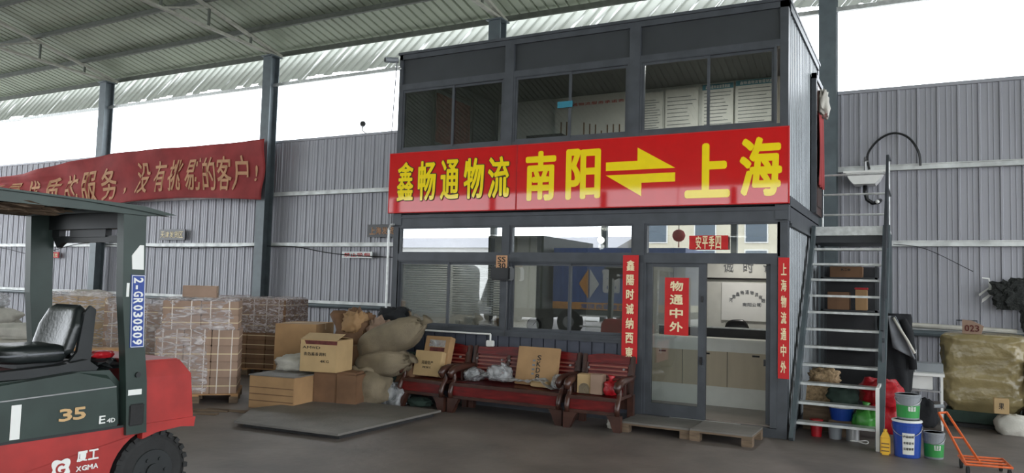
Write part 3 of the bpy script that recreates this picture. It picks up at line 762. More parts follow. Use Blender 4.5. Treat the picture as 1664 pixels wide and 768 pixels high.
# cables
def cable(label, pts, r=.012, name='wall_cable', mat='black_plastic'):
    p0 = Vector(pts[0]); t = thing(name, label, 'cable', p0)
    P = [Vector(p)-p0 for p in pts]; Q = []
    for i in range(len(P)-1):
        a, b, c, d = P[max(i-1, 0)], P[i], P[i+1], P[min(i+2, len(P)-1)]
        for k in range(6):
            s = k/6; Q.append(.5*((2*b)+(c-a)*s+(2*a-5*b+4*c-d)*s*s+(3*b-a-3*c+d)*s**3))
    Q.append(P[-1]); mb = MB(); mb.tube(Q, r, 6); mb.build('cable_run', mat, t)
cable('black cable sagging along the wall left of the cabin', [(-14, 5.12, 2.66), (-13, 5.12, 2.64), (-12, 5.12, 2.5), (-11, 5.12, 2.42), (-9.6, 5.12, 2.38)])
cable('black cable looped behind the forklift on the far left wall', [(-29, 5.12, 2.62), (-26.5, 5.12, 2.6), (-24.5, 5.12, 2.4), (-22, 5.12, 2.75), (-20, 5.12, 2.68), (-17, 5.12, 2.6), (-14.3, 5.12, 2.66)])
cable('black hose arching above the wash basin on the right wall', [(.62, 5.12, 4.02), (.6, 5.1, 4.3), (.78, 5.1, 4.55), (1.02, 5.1, 4.65), (1.25, 5.1, 4.55), (1.4, 5.1, 4.3), (1.43, 5.12, 4.05)], .02)
cable('thin wire slanting down the right wall from the stair rail', [(1.0, 5.1, 2.68), (1.5, 5.1, 2.6), (2.2, 5.1, 2.22)], .006)
# wall tap pipe low on the right wall
t = thing('white_pipe', 'white pipe lying along the lower rail of the right wall', 'pipe', (2.0, 5.06, 1.28))
mb = MB(); mb.tube([(-1.0, 0, .02), (-.3, 0, .0), (.5, 0, -.02), (.8, 0, -.03)], .04); mb.build('tube', 'sack_pale', t)
# basin
t = thing('wash_basin', 'white wash basin with tap fixed to the wall above the stair landing', 'basin', (.56, 5.0, 3.72))
mb = MB(); mb.prism([(-.3, .2), (.3, .2), (.24, .08), (.17, .0), (-.17, .0), (-.24, .08)], -.22, .14); mb.build('bowl', 'white_plastic', t)
mb = MB(); mb.box(-.34, .34, -.25, .15, .2, .235); mb.build('rim', 'white_plastic', t)
mb = MB(); mb.tube([(0, .1, .22), (0, .1, .45), (0, .0, .5), (0, -.06, .45)], .02); mb.box(-.05, .05, .09, .11, .44, .46); mb.build('tap', 'steel', t)
mb = MB(); mb.tube([(0, 0, 0), (0, 0, -.12), (.03, 0, -.25), (.12, 0, -.32), (.22, 0, -.3), (.24, .1, -.26)], .035); mb.build('drain_hose', 'black_plastic', t, smooth=True)
mb = MB(); bmesh.ops.create_uvsphere(mb.bm, u_segments=12, v_segments=8, radius=.035, matrix=Matrix.Translation((.2, -.06, -.3))); mb.build('hose_cap', 'white_plastic', t, smooth=True)

# ================================================================ STAIRS
t = thing('steel_staircase', 'steep steel staircase with pale treads and railing right of the cabin', 'stairs', (.5, 0, 0))
def sy(z): return .02+z*.772
mb = MB(); mb.bar((-.44, -.05, 0), (-.44, sy(2.68), 2.72), .14, .05, (1, 0, 0)); mb.build('stringer', 'column_paint', t)
mb = MB(); mb.bar((.515, -.05, 0), (.515, sy(2.68), 2.72), .14, .09, (1, 0, 0)); mb.build('stringer', 'column_paint', t)
for i in range(12):
    z = .195+.2225*i
    mb = MB(); mb.box(-.42, .48, sy(z)-.0, sy(z)+.2, z-.022, z+.008); mb.build('tread', 'galvanised', t)
mb = MB(); mb.box(-.46, .54, 2.08, 3.15, 2.70, 2.74); mb.box(-.46, .54, 2.06, 2.1, 2.64, 2.75); mb.build('landing', 'galvanised', t)
mb = MB(); mb.box(-.44, .52, 2.12, 3.1, 2.52, 2.70); mb.build('landing_frame', 'anthracite_panel', t)
for (x, y) in ((.52, 2.12), (.52, 3.1), (-.44, 3.1)):
    mb = MB(); mb.box(x-.025, x+.025, y-.025, y+.025, 0, 2.7); mb.build('support_post', 'column_paint', t)
def rails(m):
    for z in (3.02, 3.34, 3.65): m.cyl((-.44, 3.12, z), (.52, 3.12, z), .016)
mb = MB(); rails(mb); mb.cyl((-.44, 3.12, 2.74), (-.44, 3.12, 3.66), .018); mb.cyl((.5, 3.12, 2.74), (.5, 3.12, 3.85), .022); mb.build('landing_rail', 'galvanised', t)
def hrail(m):
    m.bar((.53, 3.12, 3.85), (.53, 2.1, 3.75), .035); m.bar((.53, 2.1, 3.75), (.53, .3, 1.35), .035)
    m.bar((.53, 2.1, 3.3), (.53, .6, 1.2), .022); m.bar((.53, 3.12, 3.3), (.53, 2.1, 3.3), .022)
    for z in (.7, 1.5, 2.2): m.bar((.53, sy(z)+.05, z), (.53, sy(z)+.1, z+1.0), .03)
    m.bar((.53, 2.12, 2.72), (.53, 2.12, 3.75), .03)
mb = MB(); hrail(mb); mb.build('handrail', 'anthracite', t)
mb = MB(); mb.bar((.5, -.1, 0), (.5, -.1, .71), .04); mb.bar((.5, -.1, .7), (.5, sy(.7), .7), .03); mb.build('newel_post', 'white_plastic', t)

# dark shelf behind the stairs
t = thing('storage_rack', 'dark steel storage rack behind the staircase', 'rack', (.5, 2.75, 0))
mb = MB()
for x in (-.4, .34):
    for y in (-.22, .22): mb.box(x, x+.035, y, y+.035, 0, 2.2)
mb.build('upright', 'anthracite_panel', t)
for z in (.35, .95, 1.52, 2.0):
    mb = MB(); mb.box(-.4, .375, -.22, .255, z, z+.03); mb.build('shelf', 'anthracite_panel', t)
mb = MB(); mb.box(-.4, .375, .25, .26, 0, 2.2); mb.build('back_panel', 'dark_interior', t)

def carton(name, label, loc, rz, dims, mat='carton', tape=True, group=None, cat='cardboard box', flaps=False, open_top=False, text=None, band=None, sag=0, tilt=None):
    w_, d_, h_ = dims
    t = thing(name, label, cat, loc, rz, group)
    mb = MB(); rr = random.Random(int(abs(loc[0]*31+loc[1]*17+loc[2]*7)*10))
    if open_top:
        th = .006
        mb.box(-w_/2, w_/2, -d_/2, d_/2, 0, th); mb.box(-w_/2, w_/2, -d_/2, -d_/2+th, 0, h_); mb.box(-w_/2, w_/2, d_/2-th, d_/2, 0, h_)
        mb.box(-w_/2, -w_/2+th, -d_/2, d_/2, 0, h_); mb.box(w_/2-th, w_/2, -d_/2, d_/2, 0, h_)
    else:
        vs = mb.box(-w_/2, w_/2, -d_/2, d_/2, 0, h_, bev=.006)
        for v in vs: v.co += Vector((rr.uniform(-1, 1), rr.uniform(-1, 1), 0))*.004*(1 if v.co.z > h_*.5 else 0)
    b = mb.build('body', mat, t)
    if flaps:
        mb = MB(); a = radians(28)
        mb.prism([(-d_/2, h_), (-d_/2-.0, h_+.005), (0, h_+.08), (0.0, h_+.073)], -w_/2, w_/2, 'x'); mb.prism([(d_/2, h_), (d_/2, h_+.005), (.02, h_+.03), (.02, h_+.024)], -w_/2, w_/2, 'x')
        mb.build('flap', mat, t)
    if tape:
        mb = MB(); mb.box(-w_/2-.001, w_/2+.001, -.025, .025, h_-.004, h_+.002); mb.box(w_/2, w_/2+.002, -.025, .025, h_-.1, h_); mb.box(-w_/2-.002, -w_/2, -.025, .025, h_-.1, h_); mb.build('tape', 'tape', t)
    if band:
        mb = MB(); mb.box(-w_/2-.001, w_/2+.001, -d_/2-.002, -d_/2, h_*band[0], h_*band[1]); mb.build('printed_band', 'carpet_maroon', t)
    if text:
        mb = MB()
        for (s, x0, z0, ww, hh) in text: mb.text(s, x0*w_, z0*h_, ww*w_, hh*h_, y=-d_/2-.001, thick=.001, bold=.01)
        mb.build('printed_lettering', 'ink_black', t)
    if tilt: t.rotation_euler.x = tilt
    return t
carton('shoe_box', 'brown box with small white print on the top shelf behind the stairs', (.45, 2.65, 2.03), 0, (.44, .3, .16), 'carton_dark', False, text=[('R:8', -.15, .6, .3, .2)])
carton('paper_carton', 'upright tan box behind the stairs with a red lid', (.66, 2.55, 1.55), 0, (.16, .2, .3), 'carton', False)
t = thing('red_packet', 'flat red packet lying on the upright tan box behind the stairs', 'packet', (.66, 2.55, 1.85)); mb = MB(); mb.box(-.09, .09, -.1, .1, 0, .03, bev=.008); mb.build('body', 'red_bag', t)
carton('dark_carton', 'dark brown box standing left of the upright tan box behind the stairs', (.35, 2.6, 1.55), 0, (.3, .28, .26), 'carton_dark', False)

# ---- clutter below the stairs
def bag(name, label, c, size, mat, seed, amp=.25, cat='bag', knot=None, rot=0, fr=2.2, crease=.06, group=None, film_=None):
    t = thing(name, label, cat, (c[0], c[1], c[2]), rot, group)
    mb = MB(); mb.blob((0, 0, size[2]*.40), size, seed, amp, fr, 32, .75, -.8, 0, crease); mb.build('body', mat, t, smooth=True)
    if knot:
        mb = MB(); k = Vector(knot)
        mb.tube([k*.7+Vector((0, 0, size[2]*.0)), k, k*1.12+Vector((.01, 0, .02))], [.05, .022, .05], 9); mb.build('tied_neck', mat, t, smooth=True)
    return t
bag('red_bag', 'upper red plastic bag hanging behind the stair foot', (1.0, .85, .40), (.48, .4, .36), 'red_bag', 1, .3, 'plastic bag')
bag('red_bag', 'lower red plastic bag slumped against the stair foot', (1.04, .8, .08), (.40, .36, .42), 'red_bag', 2, .3, 'plastic bag')
bag('green_bag', 'bright green plastic bag behind the lower treads', (.83, .62, .12), (.3, .3, .28), 'green_bag', 3, .3, 'plastic bag', knot=(0, 0, .28))
def lat(name, label, loc, prof, mat, cat, extra=None, seg=28):
    t = thing(name, label, cat, loc); mb = MB(); mb.lathe(prof, seg=seg); mb.build('body', mat, t, smooth=False)
    if extra: extra(t)
    return t
def handle_arc(t, r, z, mat='steel', drop=-.0):
    mb = MB(); mb.tube([(r*cos(a), -.02-r*.5*sin(a), z+drop*sin(a)-.05*sin(a)) for a in [pi*i/10 for i in range(11)]], .004, 6); mb.build('wire_handle', mat, t)
t = lat('wash_tub', 'blue plastic tub with a white rim under the stairs', (.55, .7, .2), [(.12, 0), (.15, .15), (.16, .16)], 'blue_pail', 'tub')
mb = MB(); mb.lathe([(.165, .155), (.172, .165), (.172, .19), (.16, .19), (.155, .16)]); mb.build('rim', 'white_plastic', t)
t = bag('green_pack', 'dark green bundle with a pale cord lying on the blue tub', (.56, .74, .39), (.34, .26, .24), 'green_cloth', 6, .35, 'bundle')
t = thing('wicker_basket', 'woven straw basket standing under the stairs', 'basket', (.25, 1.1, .32))
mb = MB(); mb.prism([(-.17, 0), (.17, 0), (.14, .3), (-.14, .3)], -.12, .12); mb.build('body', 'wicker', t)
mb = MB(); mb.tube([(.12*cos(a), 0, .3+.14*sin(a)) for a in [pi*i/12 for i in range(13)]], .008, 6); mb.build('handle', 'wicker', t)
bag('straw_bundle', 'brown tangled bundle on top of the straw basket', (.3, 1.15, .6), (.36, .26, .2), 'wicker', 9, .5, 'bundle', fr=3)
t = lat('small_pail', 'small reddish pail on the floor behind the lowest tread', (.28, .48, 0), [(.06, 0), (.075, .2), (.08, .2), (.08, .21)], 'red_bag', 'pail')
t = lat('small_pail', 'small dull grey pail behind the middle of the lowest tread', (.5, .45, 0), [(.07, 0), (.085, .17), (.09, .17), (.09, .18)], 'grey_pail', 'pail')
t = lat('paint_tin', 'round grey tin right of the dull pail under the stairs', (.7, .42, 0), [(.075, 0), (.075, .16), (.08, .165), (.08, .175)], 'steel', 'tin')
carton('tool_crate', 'low dark crate holding up the basket under the stairs', (.27, 1.1, 0), 0, (.42, .34, .32), 'old_wood', False, cat='crate')
carton('tool_crate', 'dark stool-like crate under the blue tub', (.56, .75, 0), 0, (.3, .3, .2), 'old_wood', False, cat='crate')
t = thing('tangled_wire', 'pale loop of wire on the floor inside the stair foot', 'wire', (.78, .3, .01))
mb = MB(); mb.tube([(.1*cos(a), .05*sin(a)+.02*sin(3*a), .01+.01*sin(2*a)) for a in [2*pi*i/24 for i in range(25)]], .006, 6); mb.build('loop', 'white_plastic', t)

# ---- jackets and table
t = thing('hanging_jackets', 'black jacket draped over the rail beside the stairs', 'jacket', (1.12, 1.9, .45))
mb = MB()
def jk(u, v):
    wd = .13+.12*v**.5*(1-.5*v); a = 2*pi*u
    k = 1+.12*sin(a*5+v*4)+.15*noise.noise(Vector((cos(a), sin(a), v*3)))
    return (wd*k*cos(a)+.04*(1-v), .11*k*sin(a), 1.1*v - (.0 if v < .95 else .02))
mb.grid(jk, 40, 16); mb.build('body', 'black_cloth', t, smooth=True)
mb = MB(); mb.tube([(.1, -.12, 1.0), (.17, -.14, .85), (.2, -.13, .6), (.22, -.1, .35)], [.05, .06, .055, .05]); mb.build('sleeve', 'black_cloth', t, smooth=True)
t = thing('grey_jacket', 'grey lined jacket folded over the black jacket', 'jacket', (1.18, 1.74, 1.0))
mb = MB()
mb.grid(lambda u, v: (-.08+.24*u*(1.1-v*.7)-.06*v, -.04-.05*sin(u*6+v*2)*.6, .08+.42*v-.14*u*(1-v)), 14, 10); solid(mb.build('body', 'grey_cloth', t, smooth=True), .02)
mb = MB(); mb.tube([(-.07, -.1, .48), (.0, -.12, .35), (.1, -.12, .18), (.18, -.1, .02)], .018); mb.build('pale_lining', 'sack_pale', t, smooth=True)
t = thing('white_table', 'small white table with thin legs right of the jackets', 'table', (1.47, 2.2, 0))
mb = MB(); mb.box(-.22, .24, -.3, .3, .71, .745); mb.build('table_top', 'white_plastic', t)
for x, y in ((-.2, -.27), (.21, -.27), (-.2, .27), (.21, .27)):
    mb = MB(); mb.box(x-.012, x+.012, y-.012, y+.012, 0, .71); mb.build('leg', 'white_plastic', t)
mb = MB(); mb.box(-.2, .21, -.28, -.26, .5, .52); mb.build('crossbar', 'steel', t)
carton('storage_box', 'pale plastic box hanging under the white table top', (1.42, 2.15, .525), 0, (.3, .3, .18), 'white_plastic', False, cat='box')
t = thing('tray_box', 'grey tray with a brush standing on the white table', 'tray', (1.5, 2.25, .745))
mb = MB(); mb.box(-.18, .2, -.12, .2, 0, .12, bev=.01); mb.build('body', 'grey_pail', t)
mb = MB(); mb.cyl((-.14, -.15, 0), (-.13, -.15, .3), .01); mb.build('brush_handle', 'steel', t)
bag('dark_sack', 'black sack under the white table', (1.45, 2.2, 0), (.34, .3, .42), 'black_cloth', 12, .2, 'sack')

# ---- pails and jug
def pail(loc, r, h, mat, label, lidmat=None, labelmat=None, txt=None, a0=-150, a1=0, lz=(.12, .6)):
    t = thing('plastic_pail', label, 'pail', loc, group='paint pails beside the stairs')
    mb = MB(); mb.lathe([(r*.86, 0), (r*.9, .01), (r, h*.86), (r*1.05, h*.87), (r*1.05, h*.9), (r, h*.91), (r*1.02, h)]); mb.build('body', mat, t)
    if lidmat:
        mb = MB(); mb.lathe([(r*1.05, h*.955), (r*1.07, h*.96), (r*1.07, h*1.0), (r*.95, h*1.02), (r*.9, h*1.0)]); mb.build('lid', lidmat, t)
    if labelmat:
        def lb(u, v):
            a = radians(a0+(a1-a0)*u); z = h*(lz[0]+lz[1]*v); rr = r*(.87+.13*z/h/.9)+.004
            return (rr*cos(a), rr*sin(a), z)
        mb = MB(); mb.grid(lb, 16, 2); mb.build('paper_label', labelmat, t)
        if txt:
            def fn(x, y, z):
                a = -pi/2 + x/r; rr = r*(.87+.13*z/h/.9)+.006-y
                return (rr*cos(a), rr*sin(a), z)
            mb = MB()
            for (s, x0, z0, ww, hh) in txt: mb.text(s, x0*r, z0*h, ww*r, hh*h, bold=.02, fn=fn, thick=.001)
            mb.build('lettering', 'decal_white' if labelmat != 'poster' else 'ink_black', t)
    mb = MB(); mb.tube([((r*1.06)*cos(a), -r*.1-(r*1.0)*sin(a)*.9, h*.86-h*.28*sin(a)) for a in [pi*i/14 for i in range(15)]], .004, 6); mb.build('wire_handle', 'steel', t)
    return t
pail((1.30, -.2, 0), .145, .40, 'blue_pail', 'large blue pail with a white lid and pale paper label', 'white_plastic', 'poster', [('产品说明', -.25, .55, .75, .07), ('合格证书', -.25, .38, .75, .07), ('注意事项', -.25, .22, .75, .07)], -108, -58, (.1, .58))
pail((1.31, -.18, .41), .125, .27, 'grey_pail', 'grey pail with green label standing on the blue pail', 'grey_pail', 'green_label', [('墙面漆', .0, .35, .7, .2)], None or -165, -15, (.08, .5))
pail((1.56, -.12, 0), .105, .28, 'grey_pail', 'small grey pail with green label on the floor right of the blue pail', 'grey_pail', 'green_label', [('乳胶漆', .0, .35, .7, .2)], -165, -15, (.08, .5))
t = thing('oil_jug', 'yellow plastic oil jug between the stair foot and the blue pail', 'jug', (1.085, -.25, 0))
mb = MB(); mb.box(-.05, .05, -.035, .035, 0, .2, bev=.015); mb.prism([(-.05, .19), (.05, .19), (.022, .25), (-.022, .25)], -.03, .03); mb.build('body', 'yellow_jug', t)
mb = MB(); mb.cyl((0, 0, .25), (0, 0, .28), .02); mb.build('cap', 'yellow_jug', t)
mb = MB(); [mb.box(-.04, .04, -.038, -.034, z, z+.012) for z in (.04, .08, .12)]; mb.build('print', 'carton_dark', t)

# ---- tarpaulin-wrapped bale on the right
t = thing('wrapped_bale', 'big square bale wrapped in olive plastic by the right wall', 'wrapped bale', (2.2, 2.85, 0), radians(-4))
def bale(u, v):
    a = 2*pi*u; p = .32
    c, s_ = cos(a), sin(a)
    sx = math.copysign(abs(c)**p, c); sy_ = math.copysign(abs(s_)**p, s_)
    t_ = v
    prof = min(1, .8+.2*(v*8)) if v < .125 else 1
    top = 1 if v < .8 else math.sqrt(max(0, 1-((v-.8)/.2)**2))*.999+.001
    k = prof*(.94+.06*top) if v < .8 else max(.001, top**.35)
    d = Vector((sx, sy_, v*3))
    n_ = .035*noise.noise(d*2.2) + .02*noise.noise(d*5.1+Vector((3, 1, 1)))+.012*noise.noise(d*11)
    z = .20+1.0*(v/.8) if v < .8 else 1.2+.08*math.sin((v-.8)/.2*pi/2)
    return ((.5*k+n_)*sx, (.42*k+n_)*sy_, z)
mb = MB(); mb.grid(bale, 80, 48); mb.build('wrapping', 'tarp_olive', t, smooth=True)
mb = MB(); mb.box(-.46, .46, -.38, .38, .05, .22, bev=.02); mb.build('bottom_layer', 'green_cloth', t)
mb = MB(); mb.box(-.42, .42, -.36, .36, 0, .08); mb.build('base_board', 'rubber', t)
t = thing('number_board', 'small pink board with digits standing on the olive bale', 'sign', (2.04, 2.55, 1.19), radians(-8))
mb = MB(); mb.prism([(-.1, .06), (.12, .06), (.16, .2), (.02, .27), (-.1, .28)], -.01, .01); mb.build('plate', 'carton_pink', t)
mb = MB(); mb.text('023', -.07, .12, .18, .09, y=-.011, bold=.03); mb.build('digits', 'carpet_maroon', t)
mb = MB(); mb.box(-.1, .1, .0, .03, 0, .06); mb.cyl((0, -.03, .03), (0, .0, .03), .025); mb.build('stand', 'black_plastic', t)
t = thing('wire_bracket', 'thin wire bracket on the wall rail above the olive bale', 'bracket', (2.05, 5.1, 1.28))
mb = MB(); mb.tube([(-.1, 0, 0), (-.1, 0, .12), (.2, 0, .12), (.2, 0, 0)], .01); mb.build('wire', 'anthracite', t)
# dark netting on the wall
t = thing('netting_bundle', 'dark bunched netting hanging on the right wall', 'netting', (2.78, 5.0, 1.2))
mb = MB()
mb.blob((.02, 0, .64), (.62, .16, .48), 5, .5, 3.0, 44, .8, -1, 0, .25); mb.blob((.22, 0, .3), (.3, .14, .56), 8, .4, 3.0, 36, .8, -1, 0, .25)
mb.build('net', 'foliage_net', t)
t = thing('torn_tape', 'torn white paper strip stuck to the wall left of the netting', 'paper strip', (2.38, 5.17, 1.75))
mb = MB(); 
for pts in ([(-.05, .38), (.06, .37), (.07, .3), (.05, .3), (.04, .35), (-.05, .36)], [(.04, .3), (.07, .3), (.1, .1), (.0, .0), (-.06, -.05), (-.05, .02), (.05, .1)], [(-.1, .1), (.05, .22), (.06, .2), (-.09, .06)]):
    mb.prism(pts, -.006, .0)
mb.build('paper', 'white_plastic', t)
# far right stack of small cartons and a white sack
for i, (z, m, lab) in enumerate(((.75, 'poster', 'top pale packet at the right edge beside the olive bale'), (.52, 'carton_pink', 'middle pinkish packet at the right edge beside the olive bale'), (.30, 'poster', 'lower grey packet at the right edge beside the olive bale'))):
    carton('paper_packet', lab, (2.78+.02*i, 2.5, z), 0, (.22, .3, .2), m, False, cat='packet', group='packets stacked at the right edge')
carton('side_crate', 'dark crate carrying the packets at the right edge', (2.8, 2.5, 0), 0, (.32, .4, .30), 'anthracite_panel', False, cat='crate')
bag('white_sack', 'pale woven sack on the floor at the right edge', (2.48, 2.2, 0), (.4, .3, .3), 'sack_pale', 14, .18, 'sack')
carton('milk_carton', 'small pale carton with dark print on the pale woven sack', (2.36, 2.15, .27), 0, (.17, .1, .2), 'carton_light', False, text=[('果', -.2, .3, .4, .4)])
# ---- orange trolley
t = thing('hand_trolley', 'orange folding hand trolley on the floor at the lower right', 'trolley', (2.02, -.62, 0), radians(6))
A, B = Vector((-.14, -.12, .08)), Vector((-.42, .75, .75))
mb = MB(); mb.cyl((-.2, -.15, .1), (-.36, .5, .5), .013); mb.cyl((-.06, -.12, .1), (-.28, .52, .51), .013); mb.cyl((-.36, .5, .5), (-.28, .52, .51), .013)
mb.cyl((-.28, .17, .3), (-.17, .19, .3), .009); mb.build('handle_frame', 'orange_paint', t)
mb = MB(); mb.tube([(-.40, .56, .56), (-.30, .58, .57)], .02); mb.build('grip', 'grey_pail', t)
def deck(m):
    for y in (-.3, -.15, 0, .15): m.cyl((-.22, y, .12), (.18, y+.04, .12), .011)
    m.cyl((-.22, -.3, .12), (-.22, .15, .12), .013); m.cyl((.18, -.26, .12), (.18, .19, .12), .013)
mb = MB(); deck(mb); mb.build('deck', 'orange_paint', t)
for x, y in ((-.2, -.28), (.16, -.25), (-.2, .14), (.16, .17)):
    mb = MB(); mb.cyl((x-.012, y, .05), (x+.012, y, .05), .05, seg=18); mb.build('wheel', 'rubber', t)

# ================================================================ DOOR-STEP PALLETS
def plat(loc, w_, d_, h_, label, mat='old_wood', rz=0, top='rubber_mat', name='step_pallet'):
    t = thing(name, label, 'pallet', loc, rz, 'low platforms before the cabin door')
    mb = MB(); mb.box(-w_/2, w_/2, -d_/2, d_/2, h_-.022, h_, bev=.003); mb.build('deck', top, t)
    mb = MB(); mb.box(-w_/2, w_/2, -d_/2, d_/2, h_-.042, h_-.022); mb.build('deck_board', mat, t)
    for x in (-w_/2+.06, w_/2-.06):
        for y in (-d_/2+.06, d_/2-.06):
            mb = MB(); mb.box(x-.06, x+.06, y-.06, y+.06, 0, h_-.042); mb.build('block', mat, t)
plat((-1.43, -.41, 0), .88, .66, .13, 'low wooden platform on the left before the cabin door')
plat((-.62, -.45, 0), .72, .66, .14, 'low wooden platform on the right before the cabin door')

# ================================================================ ROSEWOOD SEATS
def seat(loc, W, panels, label, cat, name, rz=0):
    t = thing(name, label, cat, loc, rz, 'red wooden armchairs and bench against the cabin')
    w2 = W/2
    mb = MB(); mb.box(-w2+.06, w2-.06, .02, .6, .38, .41); mb.build('seat', 'rosewood', t)
    mb = MB(); mb.box(-w2+.05, w2-.05, -.01, .03, .235, .365, bev=.01); mb.build('front_rail', 'rosewood', t)
    mb = MB(); mb.box(-w2+.03, w2-.03, -.03, .06, .365, .41, bev=.012); mb.box(-w2+.02, w2-.02, -.03, .04, .195, .235, bev=.01); mb.build('moulding', 'rosewood_dark', t)
    mb = MB(); mb.box(-w2+.05, w2-.05, .56, .6, .2, .38); mb.build('rear_rail', 'rosewood_dark', t)
    mb = MB(); mb.box(-w2+.07, w2-.07, .57, .585, .41, .78, Matrix.Rotation(radians(-12), 3, 'X'), (0, .56, .41)); mb.build('back_board', 'rosewood', t)
    R = Matrix.Rotation(radians(-12), 3, 'X'); pv = (0, .56, .41)
    mb = MB()
    mb.box(-w2+.07, w2-.07, .535, .585, .775, .88, R, pv, .012)
    n = 16; mc = MB(); mc.prism([(-w2+.09, .875)]+[(-w2+.09+(W-.18)*i/n, .876+.03*sin(pi*i/n)) for i in range(n+1)]+[(w2-.09, .875)], .54, .58)
    bmesh.ops.rotate(mc.bm, verts=mc.bm.verts, cent=pv, matrix=R); mc.build('crest_rail', 'rosewood', t)
    bk = mb.build('backrest', 'rosewood', t)
    step = (W-.14)/panels
    for i in range(panels+1):
        x = -w2+.07+i*step
        mb = MB(); mb.box(x-.022, x+.022, .535, .585, .41, .78, R, pv); mb.build('stile', 'rosewood_dark', bk)
        if i < panels:
            for k in range(5):
                z = .49+.054*k
                mb = MB(); mb.box(x+.03, x+step-.03, .52, .55, z+.02, z+.042, R, pv, .005); mb.build('slat', 'slat_highlight', bk)
            for xx in (x+.06, x+step-.06):
                mb = MB(); mb.cyl((xx, .505, .715), (xx, .53, .715), .014); mb.build('stud', 'steel', bk)
    for s in (-1, 1):
        x = s*(w2-.04)
        pts = [(x, .66, .62), (x, .5, .60), (x, .3, .60), (x, .12, .595), (x, .0, .57), (x, -.05, .53), (x, -.03, .50), (x, .01, .505)]
        mb = MB(); mb.tube(pts, [.035, .04, .045, .052, .055, .05, .035, .02], 10)
        mb.build('armrest', 'rosewood_dark', t, smooth=True)
        pts = [(x, .02, .56), (x, .07, .48), (x, .05, .42), (x, -.01, .36), (x, -.04, .28), (x, -.035, .2)]
        mb = MB(); mb.tube(pts, [.025, .03, .033, .036, .036, .03], 10); mb.build('arm_support', 'rosewood_dark', t, smooth=True)
        mb = MB(); mb.box(x-.02, x+.02, .06, .58, .38, .42); mb.box(x-.015, x+.015, .25, .29, .42, .58); mb.build('side_rail', 'rosewood_dark', t)
        mb = MB(); mb.prism([(x-.045, .2), (x+.045, .2), (x+.045-(.0 if s > 0 else -.10), .2), (x+.05, .1), (x+.045, .0), (x-.045, .0), (x-.05, .1)][:0] or
                 ([(x-.14, .2), (x+.045, .2), (x+.045, 0), (x-.04, 0), (x-.075, .07), (x-.09, .12)] if s > 0 else [(x+.14, .2), (x-.045, .2), (x-.045, 0), (x+.04, 0), (x+.075, .07), (x+.09, .12)]), -.04, .04)
        mb.build('leg', 'rosewood_dark', t)
        mb = MB(); mb.prism([(x-.04, .4), (x+.04, .4), (x+.04, 0), (x-.04, 0)], .52, .6); mb.build('leg', 'rosewood_dark', t)
        mb = MB(); mb.box(x-.03, x+.03, .52, .58, .38, .89, R, pv, .01); mb.build('back_post', 'rosewood_dark', t)
    return t
seat((-4.80, -.80, 0), .82, 1, 'red wooden armchair on the left, loaded with two cartons', 'armchair', 'wooden_armchair', radians(-4))
seat((-3.48, -.80, 0), 1.72, 3, 'long red wooden bench with plastic sheeting on its seat', 'bench', 'wooden_bench')
seat((-2.19, -.84, 0), .74, 1, 'red wooden armchair on the right, beside the cabin door', 'armchair', 'wooden_armchair', radians(3))

carton('stacked_carton', 'tan carton leaning in the left armchair, in front of the taped one', (-4.86, -.58, .43), radians(-2), (.46, .12, .36), 'carton_light', False, tilt=radians(-12), text=[('河南特产', -.22, .45, .45, .15), ('净重5KG', -.16, .3, .32, .08)])
t = carton('stacked_carton', 'taped carton leaning on the left armchair back', (-4.82, -.44, .56), radians(-2), (.44, .12, .44), 'carton', False)
t.rotation_euler.x = radians(-16)
mb = MB(); mb.box(-.14, .14, -.066, -.06, .28, .38); mb.build('silver_tape', 'bag_film', t)
mb = MB(); mb.box(-.12, .14, -.064, -.06, .21, .27); mb.build('printed_band', 'carpet_maroon', t)
t = thing('cardboard_sheet', 'flat brown carton standing upright on the long bench', 'cardboard', (-3.2, -.42, .42)); t.rotation_euler.x = radians(-13)
mb = MB(); mb.box(-.31, .31, -.03, .03, 0, .52, bev=.004); mb.build('board', 'carton', t)
mb = MB()
for i, c in enumerate('SKD8'): mb.text(c, -.01, .34-.085*i, .07, .07, y=-.031, bold=.02, thick=.001)
mb.build('stencil_lettering', 'ink_black', t)
mb = MB(); [mb.box(-.07, -.03, -.032, -.03, .14+.06*i, .165+.06*i) for i in range(4)]; mb.build('stencil_bars', 'grey_cloth', t)
t = thing('paper_packet', 'small brown packet before the upright carton on the bench', 'packet', (-3.05, -.56, .43), radians(-5))
mb = MB(); mb.box(-.14, .13, -.05, .05, 0, .07, bev=.01); mb.build('body', 'carton_light', t)
mb = MB(); mb.box(-.1, .08, -.03, .03, .07, .075); mb.build('label_slip', 'poster', t)
# plastic on bench
t = thing('plastic_sheeting', 'crumpled clear plastic sheeting spread over the bench seat', 'plastic sheet', (-3.5, -.55, .415))
def sheet(u, v):
    x = -.68+1.36*u; y = -.17+.42*v
    n_ = noise.noise(Vector((x*5, y*6, 1)))+.6*noise.noise(Vector((x*13, y*13, 4)))
    e = min(1, 6*u, 6*(1-u))*min(1, 4*(1-v)+.3)
    return (x, y+.03*noise.noise(Vector((x*7, 0, 2))), max(.004, (.085+.04*n_+.02*sin(u*9))*e+.01))
mb = MB(); mb.grid(sheet, 90, 34); solid(mb.build('sheet', 'bag_film', t, smooth=False), .002)
bag('plastic_bag', 'clear knotted plastic bag on the bench, left of the upright carton', (-3.72, -.5, .45), (.34, .3, .24), 'bag_film', 21, .3, 'plastic bag', knot=(.05, 0, .2), fr=2.5, crease=.07)
bag('plastic_bag', 'small clear bag tucked at the right arm of the bench', (-2.78, -.55, .43), (.2, .25, .2), 'bag_film', 23, .3, 'plastic bag', fr=2.5, crease=.07)
